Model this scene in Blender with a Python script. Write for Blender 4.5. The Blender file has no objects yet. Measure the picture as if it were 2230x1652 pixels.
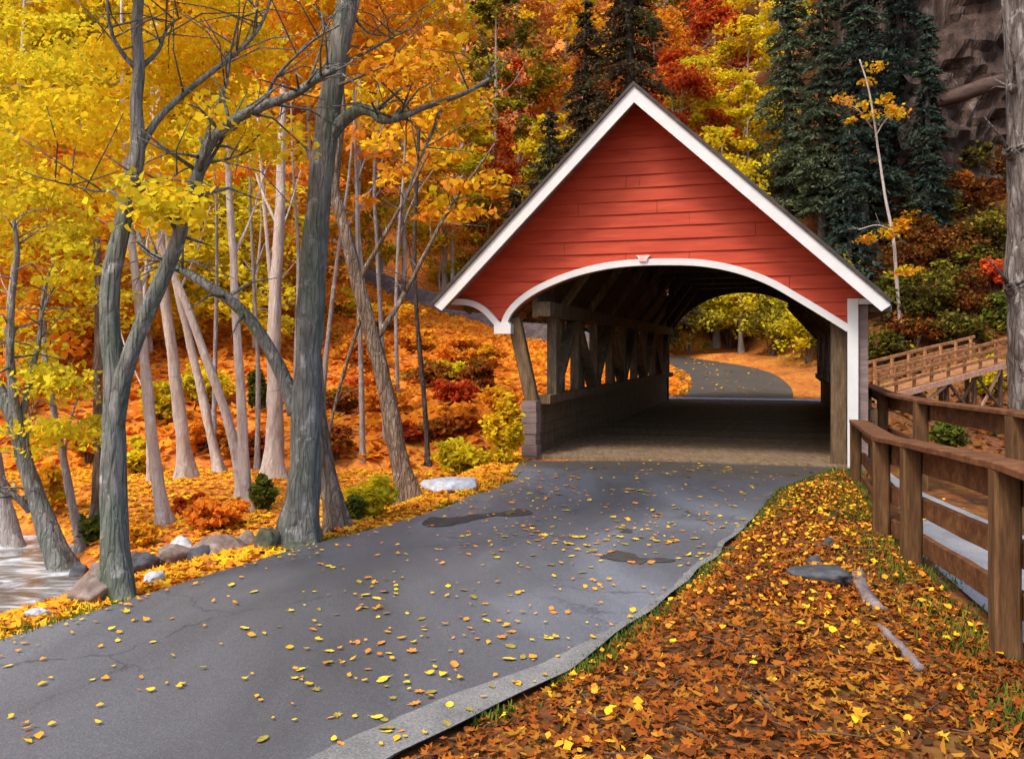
import bpy, math, random
import numpy as np
from mathutils import Vector, noise as mnoise

# ------------------------------------------------------------------ camera, world, sun, exposure
SC = bpy.context.scene
COL = SC.collection
CAM_H = 1.6
F = 1931.0                      # focal length in units of a picture 2230 wide
CX, HY = 1115.0, 765.0          # principal column, horizon row
cam_d = bpy.data.cameras.new('camera')
cam = bpy.data.objects.new('camera', cam_d)
COL.objects.link(cam)
cam.location = (0, 0, CAM_H)
cam.rotation_euler = (math.radians(90), 0, 0)
cam_d.sensor_width = 36
cam_d.lens = 36 * F / 2230
cam_d.shift_y = -(826 - HY) / 2230
cam_d.clip_start = 0.05
cam_d.clip_end = 600
SC.camera = cam

SUN_EL, SUN_AZ = math.radians(56), math.radians(222)      # azimuth clockwise from +Y: behind the viewer, on the left
world = bpy.data.worlds.new('World')
SC.world = world
world.use_nodes = True
wn = world.node_tree
sky = wn.nodes.new('ShaderNodeTexSky')
sky.sky_type = 'NISHITA'
sky.sun_disc = False
sky.sun_elevation = SUN_EL
sky.sun_rotation = SUN_AZ
sky.dust_density = 4.0
sky.air_density = 1.0
sky.ozone_density = 1.0
bg = wn.nodes['Background']
bg.inputs['Strength'].default_value = 0.15
wn.links.new(sky.outputs[0], bg.inputs[0])
sun_d = bpy.data.lights.new('sun', 'SUN')
sun_d.energy = 1.5
sun_d.angle = math.radians(12)
sun_d.color = (1.0, 0.93, 0.82)
sun = bpy.data.objects.new('sun', sun_d)
COL.objects.link(sun)
sdir = Vector((math.sin(SUN_AZ) * math.cos(SUN_EL), math.cos(SUN_AZ) * math.cos(SUN_EL), math.sin(SUN_EL)))
sun.rotation_euler = (-sdir).to_track_quat('-Z', 'Y').to_euler()
SC.view_settings.view_transform = 'Standard'
SC.view_settings.look = 'None'
SC.view_settings.exposure = 1.0
SC.view_settings.gamma = 1.0
SC.cycles.max_bounces = 6
SC.cycles.transparent_max_bounces = 6

R = random.Random(7)
NR = np.random.default_rng(11)
PI = math.pi

# ------------------------------------------------------------------ objects and tags
def tag(o, label=None, cat=None, group=None, kind=None):
    if label: o['label'] = label
    if cat: o['category'] = cat
    if group: o['group'] = group
    if kind: o['kind'] = kind
    return o

def empty(name, loc=(0, 0, 0), rz=0.0):
    o = bpy.data.objects.new(name, None)
    COL.objects.link(o)
    o.location = loc
    o.rotation_euler = (0, 0, rz)
    o.empty_display_size = 0.2
    return o

def thing(name, label, cat, loc=(0, 0, 0), rz=0.0, group=None):
    return tag(empty(name, loc, rz), label, cat, group)

def link_mesh(name, me, parent=None, loc=None):
    o = bpy.data.objects.new(name, me)
    COL.objects.link(o)
    if parent is not None: o.parent = parent
    if loc is not None: o.location = loc
    return o

class MB:
    """collects geometry for ONE mesh object"""
    def __init__(self): self.v = []; self.f = []
    def add(self, vs, fs):
        b = len(self.v)
        self.v += [tuple(p) for p in vs]
        self.f += [tuple(b + i for i in f) for f in fs]
    def hexa(self, p):            # p: 8 points, bottom 4 (ccw) then top 4
        self.add(p, [(3, 2, 1, 0), (4, 5, 6, 7), (0, 1, 5, 4), (1, 2, 6, 5), (2, 3, 7, 6), (3, 0, 4, 7)])
    def box(self, lo, hi, jit=0.0):
        (a, b, c), (d, e, f) = lo, hi
        p = [(a, b, c), (d, b, c), (d, e, c), (a, e, c), (a, b, f), (d, b, f), (d, e, f), (a, e, f)]
        self.hexa([tuple(x + R.uniform(-jit, jit) for x in q) for q in p])
    def bar(self, a, b, w, h, up=(0, 0, 1), segs=1, jit=0.0):
        """a beam from a to b: w sideways, h along up; bevelled a little at its long edges"""
        a, b, up = Vector(a), Vector(b), Vector(up)
        d = (b - a).normalized()
        s = d.cross(up).normalized()
        t = s.cross(d).normalized()
        c = min(w, h) * 0.12
        ring = [(-w/2 + c, -h/2), (w/2 - c, -h/2), (w/2, -h/2 + c), (w/2, h/2 - c), (w/2 - c, h/2), (-w/2 + c, h/2), (-w/2, h/2 - c), (-w/2, -h/2 + c)]
        vs, fs = [], []
        for k in range(segs + 1):
            p = a.lerp(b, k / segs)
            jx, jy = R.uniform(-jit, jit), R.uniform(-jit, jit)
            for (x, y) in ring: vs.append(p + s * (x + jx) + t * (y + jy))
        n = len(ring)
        for k in range(segs):
            for i in range(n):
                j = (i + 1) % n
                fs.append((k*n + i, k*n + j, (k+1)*n + j, (k+1)*n + i))
        fs.append(tuple(range(n - 1, -1, -1)))
        fs.append(tuple(segs * n + i for i in range(n)))
        self.add(vs, fs)
    def tube(self, pts, rad, n=9, bump=0.0, seed=0, cap=True, roots=False):
        pts = [Vector(p) for p in pts]
        vs, fs = [], []
        ref = Vector((0.3, 1, 0.15))
        for k, p in enumerate(pts):
            d = (pts[min(k + 1, len(pts) - 1)] - pts[max(k - 1, 0)])
            d = d.normalized() if d.length > 1e-9 else Vector((0, 0, 1))
            s = d.cross(ref)
            if s.length < 1e-3: s = d.cross(Vector((1, 0, 0)))
            s.normalize()
            t = s.cross(d).normalized()
            for i in range(n):
                a = 2 * PI * i / n
                r = rad[k]
                if bump:
                    r *= 1 + bump * (mnoise.noise(Vector((math.cos(a) * 1.3 + seed, math.sin(a) * 1.3, p.z * 2.2 + p.x))) + 0.5 * mnoise.noise(Vector((math.cos(a) * 3 + seed, math.sin(a) * 3, p.z * 5 + p.x))))
                if roots:
                    e = math.exp(-max(0.0, p.z) / (rad[0] * 1.5 + 0.02))
                    r *= 1 + e * (0.45 * max(0, math.sin(a * 2 + seed)) ** 2 + 0.5 * max(0, math.sin(a * 3 + seed * 2.3)) ** 3)
                vs.append(p + s * (math.cos(a) * r) + t * (math.sin(a) * r))
        for k in range(len(pts) - 1):
            for i in range(n):
                j = (i + 1) % n
                fs.append((k*n + i, k*n + j, (k+1)*n + j, (k+1)*n + i))
        if cap:
            fs.append(tuple(range(n - 1, -1, -1)))
            fs.append(tuple((len(pts) - 1) * n + i for i in range(n)))
        self.add(vs, fs)
    def build(self, name, m, parent=None, smooth=False):
        me = bpy.data.meshes.new(name)
        me.from_pydata(self.v, [], self.f)
        me.materials.append(m)
        if smooth: me.polygons.foreach_set('use_smooth', [True] * len(me.polygons))
        me.update()
        return link_mesh(name, me, parent)

def quads_mesh(name, Q, m):
    """Q: (N,k,3) array, one k-sided face each"""
    n, kk = Q.shape[:2]
    me = bpy.data.meshes.new(name)
    me.vertices.add(n * kk)
    me.vertices.foreach_set('co', np.ascontiguousarray(Q, dtype=np.float32).ravel())
    me.loops.add(n * kk)
    me.loops.foreach_set('vertex_index', np.arange(n * kk, dtype=np.int32))
    me.polygons.add(n)
    me.polygons.foreach_set('loop_start', np.arange(0, n * kk, kk, dtype=np.int32))
    me.polygons.foreach_set('loop_total', np.full(n, kk, dtype=np.int32))
    me.materials.append(m)
    me.update(calc_edges=True)
    return me

def catmull(pts, sub=5):
    P = [np.array(p, float) for p in pts]
    P = [2 * P[0] - P[1]] + P + [2 * P[-1] - P[-2]]
    out = []
    for i in range(1, len(P) - 2):
        for k in range(sub):
            t = k / sub
            a, b, c, d = P[i-1], P[i], P[i+1], P[i+2]
            out.append(0.5 * (2*b + (c - a)*t + (2*a - 5*b + 4*c - d)*t*t + (3*b - 3*c + d - a)*t**3))
    out.append(P[-2])
    return out

# ------------------------------------------------------------------ materials
def new_mat(name):
    m = bpy.data.materials.new(name)
    m.use_nodes = True
    nt = m.node_tree
    nt.nodes.clear()
    out = nt.nodes.new('ShaderNodeOutputMaterial')
    return m, nt, out

def ramp(nt, stops, interp='LINEAR'):
    r = nt.nodes.new('ShaderNodeValToRGB')
    r.color_ramp.interpolation = interp
    while len(r.color_ramp.elements) < len(stops): r.color_ramp.elements.new(0.5)
    for e, (p, c) in zip(r.color_ramp.elements, stops):
        e.position = p
        e.color = (*c, 1)
    return r

def coords(nt, scale=(1, 1, 1), world_space=False):
    mp = nt.nodes.new('ShaderNodeMapping')
    mp.inputs['Scale'].default_value = scale
    if world_space:
        g = nt.nodes.new('ShaderNodeNewGeometry')
        nt.links.new(g.outputs['Position'], mp.inputs[0])
    else:
        t = nt.nodes.new('ShaderNodeTexCoord')
        nt.links.new(t.outputs['Object'], mp.inputs[0])
    return mp

def noise(nt, mp, scale, detail=4, rough=0.6, dist=0.0):
    n = nt.nodes.new('ShaderNodeTexNoise')
    n.inputs['Scale'].default_value = scale
    n.inputs['Detail'].default_value = detail
    n.inputs['Roughness'].default_value = rough
    n.inputs['Distortion'].default_value = dist
    nt.links.new(mp.outputs[0], n.inputs['Vector'])
    return n

def bump(nt, h, strength, dist=0.02):
    b = nt.nodes.new('ShaderNodeBump')
    b.inputs['Strength'].default_value = strength
    b.inputs['Distance'].default_value = dist
    nt.links.new(h, b.inputs['Height'])
    return b

def mixc(nt, fac, a, b):
    m = nt.nodes.new('ShaderNodeMix')
    m.data_type = 'RGBA'
    if isinstance(fac, (int, float)): m.inputs[0].default_value = fac
    else: nt.links.new(fac, m.inputs[0])
    for s, x in ((6, a), (7, b)):
        if isinstance(x, tuple): m.inputs[s].default_value = (*x, 1)
        else: nt.links.new(x, m.inputs[s])
    return m.outputs[2]

def surface_mat(name, stops, scale=6.0, stretch=(1, 1, 1), rough=0.75, bumps=0.3, bump_scale=30.0, spec=0.3, world_space=False, fine=None, dist=0.0, bump_d=0.02):
    """noise-driven colour over a Principled surface"""
    m, nt, out = new_mat(name)
    p = nt.nodes.new('ShaderNodeBsdfPrincipled')
    mp = coords(nt, stretch, world_space)
    n1 = noise(nt, mp, scale, 5, 0.62, dist)
    r = ramp(nt, stops)
    nt.links.new(n1.outputs[0], r.inputs[0])
    colr = r.outputs[0]
    n2 = noise(nt, mp, bump_scale, 4, 0.65)
    if fine:
        r2 = ramp(nt, [(0.35, (1 - fine,) * 3), (0.65, (1 + fine * 0.6,) * 3)])
        nt.links.new(n2.outputs[0], r2.inputs[0])
        mm = nt.nodes.new('ShaderNodeMix'); mm.data_type = 'RGBA'; mm.blend_type = 'MULTIPLY'
        mm.inputs[0].default_value = 1
        nt.links.new(colr, mm.inputs[6]); nt.links.new(r2.outputs[0], mm.inputs[7])
        colr = mm.outputs[2]
    nt.links.new(colr, p.inputs['Base Color'])
    p.inputs['Roughness'].default_value = rough
    p.inputs['Specular IOR Level'].default_value = spec
    b = bump(nt, n2.outputs[0], bumps, bump_d)
    nt.links.new(b.outputs[0], p.inputs['Normal'])
    nt.links.new(p.outputs[0], out.inputs[0])
    return m

def leaf_mat(name, stops, trans=0.46, clump_scale=0.9, clump=0.5):
    """each leaf picks its own colour; neighbouring leaves lean the same way"""
    m, nt, out = new_mat(name)
    g = nt.nodes.new('ShaderNodeNewGeometry')
    oi = nt.nodes.new('ShaderNodeObjectInfo')
    mp = coords(nt, (1, 1, 1), True)
    n = noise(nt, mp, clump_scale, 2, 0.5)
    mr = nt.nodes.new('ShaderNodeMapRange')
    mr.inputs[1].default_value = 0.3; mr.inputs[2].default_value = 0.7
    nt.links.new(n.outputs[0], mr.inputs[0])
    mx = nt.nodes.new('ShaderNodeMix'); mx.data_type = 'FLOAT'
    mx.inputs[0].default_value = clump
    nt.links.new(g.outputs['Random Per Island'], mx.inputs[2])
    nt.links.new(mr.outputs[0], mx.inputs[3])
    r = ramp(nt, stops)
    nt.links.new(mx.outputs[0], r.inputs[0])
    hs = nt.nodes.new('ShaderNodeHueSaturation')
    ma = nt.nodes.new('ShaderNodeMapRange')
    ma.inputs[3].default_value = 0.82; ma.inputs[4].default_value = 1.12
    nt.links.new(oi.outputs['Random'], ma.inputs[0])
    nt.links.new(ma.outputs[0], hs.inputs['Value'])
    nt.links.new(r.outputs[0], hs.inputs['Color'])
    d = nt.nodes.new('ShaderNodeBsdfDiffuse')
    t = nt.nodes.new('ShaderNodeBsdfTranslucent')
    nt.links.new(hs.outputs[0], d.inputs[0]); nt.links.new(hs.outputs[0], t.inputs[0])
    ms = nt.nodes.new('ShaderNodeMixShader')
    ms.inputs[0].default_value = trans
    nt.links.new(d.outputs[0], ms.inputs[1]); nt.links.new(t.outputs[0], ms.inputs[2])
    nt.links.new(ms.outputs[0], out.inputs[0])
    return m

YEL = (0.80, 0.56, 0.02); YGR = (0.55, 0.48, 0.025); OLI = (0.30, 0.26, 0.025); ORA = (0.76, 0.28, 0.03)
AMB = (0.72, 0.36, 0.02); RUS = (0.42, 0.10, 0.018); RED = (0.55, 0.075, 0.02); BRO = (0.15, 0.065, 0.025)
GRN = (0.10, 0.13, 0.02); DGR = (0.028, 0.045, 0.018); PNK = (0.62, 0.27, 0.14)
LEAF = {
    'yellow': leaf_mat('leaf_yellow', [(0.0, OLI), (0.2, YGR), (0.5, (0.82, 0.62, 0.025)), (0.8, YEL), (1.0, ORA)]),
    'lime': leaf_mat('leaf_lime', [(0.0, OLI), (0.3, YGR), (0.55, (0.66, 0.56, 0.025)), (0.85, YEL), (1.0, AMB)]),
    'amber': leaf_mat('leaf_amber', [(0.0, (0.6, 0.17, 0.02)), (0.25, ORA), (0.5, AMB), (0.75, YEL), (1.0, YGR)]),
    'orange': leaf_mat('leaf_orange', [(0.0, RUS), (0.2, (0.6, 0.17, 0.02)), (0.5, ORA), (0.85, AMB), (1.0, YEL)]),
    'red': leaf_mat('leaf_red', [(0.0, BRO), (0.25, RED), (0.6, RED), (0.8, ORA), (1.0, YEL)]),
    'rust': leaf_mat('leaf_rust', [(0.0, BRO), (0.35, RUS), (0.6, (0.34, 0.13, 0.025)), (0.8, OLI), (1.0, AMB)]),
    'olive': leaf_mat('leaf_olive', [(0.0, BRO), (0.3, (0.12, 0.09, 0.02)), (0.6, OLI), (0.85, YGR), (1.0, YEL)]),
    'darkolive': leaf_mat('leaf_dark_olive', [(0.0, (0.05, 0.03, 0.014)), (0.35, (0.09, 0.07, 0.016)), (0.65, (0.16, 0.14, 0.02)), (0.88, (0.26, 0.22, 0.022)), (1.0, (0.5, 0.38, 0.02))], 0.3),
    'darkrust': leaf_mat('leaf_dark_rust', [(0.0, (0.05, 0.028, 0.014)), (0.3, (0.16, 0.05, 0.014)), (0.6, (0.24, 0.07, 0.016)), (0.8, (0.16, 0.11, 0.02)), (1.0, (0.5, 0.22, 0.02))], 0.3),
    'pink': leaf_mat('leaf_pink', [(0.0, ORA), (0.3, ORA), (0.6, PNK), (0.8, AMB), (1.0, YEL)]),
    'fir': leaf_mat('needles_dark', [(0.0, (0.02, 0.033, 0.029)), (0.45, (0.042, 0.062, 0.048)), (0.8, (0.07, 0.095, 0.06)), (1.0, (0.13, 0.15, 0.06))], 0.25, 0.5),
    'greyfir': leaf_mat('needles_grey_green', [(0.0, (0.035, 0.05, 0.034)), (0.4, (0.085, 0.11, 0.064)), (0.8, (0.14, 0.165, 0.085)), (1.0, (0.22, 0.23, 0.08))], 0.3, 0.5),
    'brownfir': leaf_mat('needles_brown', [(0.0, (0.035, 0.024, 0.016)), (0.45, (0.075, 0.05, 0.03)), (0.8, (0.075, 0.085, 0.035)), (1.0, (0.16, 0.13, 0.04))], 0.25, 0.5),
    'shrub': leaf_mat('leaf_shrub_green', [(0.0, DGR), (0.4, GRN), (0.75, (0.2, 0.21, 0.03)), (1.0, YGR)]),
    'litter': leaf_mat('leaf_litter', [(0.0, (0.08, 0.038, 0.015)), (0.2, (0.18, 0.06, 0.016)), (0.4, (0.3, 0.074, 0.014)), (0.58, (0.4, 0.125, 0.018)), (0.72, (0.36, 0.165, 0.022)), (0.88, (0.5, 0.22, 0.024)), (1.0, (0.65, 0.44, 0.03))], 0.15, 0.9, 0.5),
    'litter_dark': leaf_mat('leaf_litter_dark', [(0.0, (0.026, 0.016, 0.01)), (0.3, (0.06, 0.032, 0.014)), (0.5, (0.105, 0.042, 0.014)), (0.7, (0.17, 0.045, 0.012)), (0.85, (0.15, 0.085, 0.02)), (1.0, (0.25, 0.1, 0.017))], 0.1, 1.1, 0.5),
    'litter_gold': leaf_mat('leaf_litter_gold', [(0.0, RUS), (0.3, ORA), (0.6, AMB), (0.85, YEL), (1.0, YGR)], 0.15, 1.6, 0.4),
    'grass': leaf_mat('grass_blade', [(0.0, (0.04, 0.06, 0.014)), (0.5, (0.1, 0.14, 0.022)), (1.0, (0.26, 0.24, 0.03))], 0.3, 1.5),
}
AX_, AY_ = math.sin(math.radians(17)), math.cos(math.radians(17))
def ground_mat():
    m, nt, out = new_mat('leafy_ground')
    p = nt.nodes.new('ShaderNodeBsdfPrincipled')
    mp = coords(nt, (1, 1, 1), True)
    v = nt.nodes.new('ShaderNodeTexVoronoi')
    v.inputs['Scale'].default_value = 11
    v.inputs['Randomness'].default_value = 1
    nt.links.new(mp.outputs[0], v.inputs['Vector'])
    sep = nt.nodes.new('ShaderNodeSeparateColor')
    nt.links.new(v.outputs['Color'], sep.inputs[0])
    n = noise(nt, mp, 0.7, 4, 0.6)
    mr = nt.nodes.new('ShaderNodeMapRange')
    mr.inputs[1].default_value = 0.3; mr.inputs[2].default_value = 0.7
    nt.links.new(n.outputs[0], mr.inputs[0])
    mx = nt.nodes.new('ShaderNodeMix'); mx.data_type = 'FLOAT'; mx.inputs[0].default_value = 0.5
    nt.links.new(sep.outputs[0], mx.inputs[2]); nt.links.new(mr.outputs[0], mx.inputs[3])
    r = ramp(nt, [(0.0, (0.09, 0.045, 0.02)), (0.3, (0.34, 0.1, 0.018)), (0.52, (0.5, 0.155, 0.024)), (0.75, (0.56, 0.22, 0.028)), (1.0, (0.55, 0.34, 0.03))])
    nt.links.new(mx.outputs[0], r.inputs[0])
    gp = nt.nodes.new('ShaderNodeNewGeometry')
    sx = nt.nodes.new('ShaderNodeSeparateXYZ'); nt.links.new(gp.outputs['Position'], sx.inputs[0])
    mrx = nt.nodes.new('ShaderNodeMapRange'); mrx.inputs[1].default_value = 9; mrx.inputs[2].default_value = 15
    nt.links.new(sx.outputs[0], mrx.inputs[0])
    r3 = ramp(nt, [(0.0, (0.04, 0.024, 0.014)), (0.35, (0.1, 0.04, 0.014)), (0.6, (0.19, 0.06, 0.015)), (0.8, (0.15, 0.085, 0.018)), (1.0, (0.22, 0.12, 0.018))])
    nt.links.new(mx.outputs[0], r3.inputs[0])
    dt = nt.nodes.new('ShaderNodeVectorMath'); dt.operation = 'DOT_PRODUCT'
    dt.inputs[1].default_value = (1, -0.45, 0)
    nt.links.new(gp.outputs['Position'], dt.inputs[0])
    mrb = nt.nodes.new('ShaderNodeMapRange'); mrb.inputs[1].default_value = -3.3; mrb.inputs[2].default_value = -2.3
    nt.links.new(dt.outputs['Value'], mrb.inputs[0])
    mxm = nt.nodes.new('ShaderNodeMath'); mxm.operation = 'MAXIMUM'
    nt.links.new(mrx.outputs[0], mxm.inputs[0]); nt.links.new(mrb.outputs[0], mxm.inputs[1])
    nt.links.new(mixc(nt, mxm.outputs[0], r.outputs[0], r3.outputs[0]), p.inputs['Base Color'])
    p.inputs['Roughness'].default_value = 0.85
    p.inputs['Specular IOR Level'].default_value = 0.15
    b = bump(nt, v.outputs['Distance'], 0.5, 0.04)
    nt.links.new(b.outputs[0], p.inputs['Normal'])
    nt.links.new(p.outputs[0], out.inputs[0])
    return m

def road_mat():
    m, nt, out = new_mat('damp_asphalt')
    p = nt.nodes.new('ShaderNodeBsdfPrincipled')
    mp = coords(nt, (1, 1, 1), True)
    mpb = coords(nt, (0.75, 0.3, 1), True)
    mpb.inputs['Location'].default_value = (2.1, 0.3, 0)
    big = noise(nt, mpb, 0.8, 4, 0.55, 0.5)
    grain = noise(nt, mp, 110, 3, 0.7)
    r = ramp(nt, [(0.3, (0.05, 0.05, 0.053)), (0.42, (0.08, 0.083, 0.09)), (0.52, (0.102, 0.109, 0.122)), (0.62, (0.16, 0.175, 0.2)), (0.72, (0.2, 0.22, 0.25))])
    nt.links.new(big.outputs[0], r.inputs[0])
    r2 = ramp(nt, [(0.3, (0.6, 0.6, 0.6)), (0.55, (1.05, 1.05, 1.05)), (0.75, (1.7, 1.68, 1.62))])
    nt.links.new(grain.outputs[0], r2.inputs[0])
    mm = nt.nodes.new('ShaderNodeMix'); mm.data_type = 'RGBA'; mm.blend_type = 'MULTIPLY'; mm.inputs[0].default_value = 1
    nt.links.new(r.outputs[0], mm.inputs[6]); nt.links.new(r2.outputs[0], mm.inputs[7])
    mpc = coords(nt, (1, 1, 1), True)
    wn = noise(nt, mpc, 2.2, 4, 0.6)
    ad = nt.nodes.new('ShaderNodeVectorMath'); ad.operation = 'MULTIPLY_ADD'
    ad.inputs[1].default_value = (0.5, 0.5, 0.5)
    nt.links.new(wn.outputs['Color'], ad.inputs[0]); nt.links.new(mpc.outputs[0], ad.inputs[2])
    vo = nt.nodes.new('ShaderNodeTexVoronoi'); vo.feature = 'DISTANCE_TO_EDGE'; vo.inputs['Scale'].default_value = 0.8
    nt.links.new(ad.outputs[0], vo.inputs['Vector'])
    rc = ramp(nt, [(0.0, (0.35, 0.35, 0.35)), (0.006, (0.7, 0.7, 0.7)), (0.014, (1, 1, 1))])
    nt.links.new(vo.outputs['Distance'], rc.inputs[0])
    gate = noise(nt, mpc, 0.5, 2, 0.5)
    rg_ = ramp(nt, [(0.48, (0, 0, 0)), (0.58, (0.8, 0.8, 0.8))])
    nt.links.new(gate.outputs[0], rg_.inputs[0])
    mk = nt.nodes.new('ShaderNodeMix'); mk.data_type = 'RGBA'; mk.blend_type = 'MULTIPLY'
    nt.links.new(rg_.outputs[0], mk.inputs[0]); nt.links.new(mm.outputs[2], mk.inputs[6]); nt.links.new(rc.outputs[0], mk.inputs[7])
    # shade before the bridge portal, painted into the asphalt as a ragged brown tint
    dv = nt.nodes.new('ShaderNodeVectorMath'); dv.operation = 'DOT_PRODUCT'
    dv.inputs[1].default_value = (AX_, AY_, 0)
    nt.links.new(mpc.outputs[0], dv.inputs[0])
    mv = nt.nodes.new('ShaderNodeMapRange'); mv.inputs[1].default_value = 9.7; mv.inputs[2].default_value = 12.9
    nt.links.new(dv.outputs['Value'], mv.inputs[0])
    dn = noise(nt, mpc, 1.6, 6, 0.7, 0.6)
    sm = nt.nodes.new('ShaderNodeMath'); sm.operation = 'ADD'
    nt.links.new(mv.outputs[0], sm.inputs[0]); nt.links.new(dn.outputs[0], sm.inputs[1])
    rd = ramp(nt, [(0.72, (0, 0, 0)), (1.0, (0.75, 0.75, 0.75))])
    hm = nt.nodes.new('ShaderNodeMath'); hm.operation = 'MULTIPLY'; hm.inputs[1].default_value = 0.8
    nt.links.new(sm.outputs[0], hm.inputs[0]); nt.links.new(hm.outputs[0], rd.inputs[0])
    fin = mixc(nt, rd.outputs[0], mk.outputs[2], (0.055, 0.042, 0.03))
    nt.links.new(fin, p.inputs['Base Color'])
    rr = nt.nodes.new('ShaderNodeMapRange')
    rr.inputs[1].default_value = 0.35; rr.inputs[2].default_value = 0.65; rr.inputs[3].default_value = 0.6; rr.inputs[4].default_value = 0.34
    nt.links.new(big.outputs[0], rr.inputs[0])
    nt.links.new(rr.outputs[0], p.inputs['Roughness'])
    b = bump(nt, grain.outputs[0], 0.35, 0.01)
    nt.links.new(b.outputs[0], p.inputs['Normal'])
    nt.links.new(p.outputs[0], out.inputs[0])
    return m

def wood(name, dark, mid, light, along=(1, 1, 12), rough=0.8, bumps=0.35, scale=3.0):
    return surface_mat(name, [(0.3, dark), (0.5, mid), (0.72, light)], scale, along, rough, bumps, 9.0, 0.2, fine=0.3)

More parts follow.
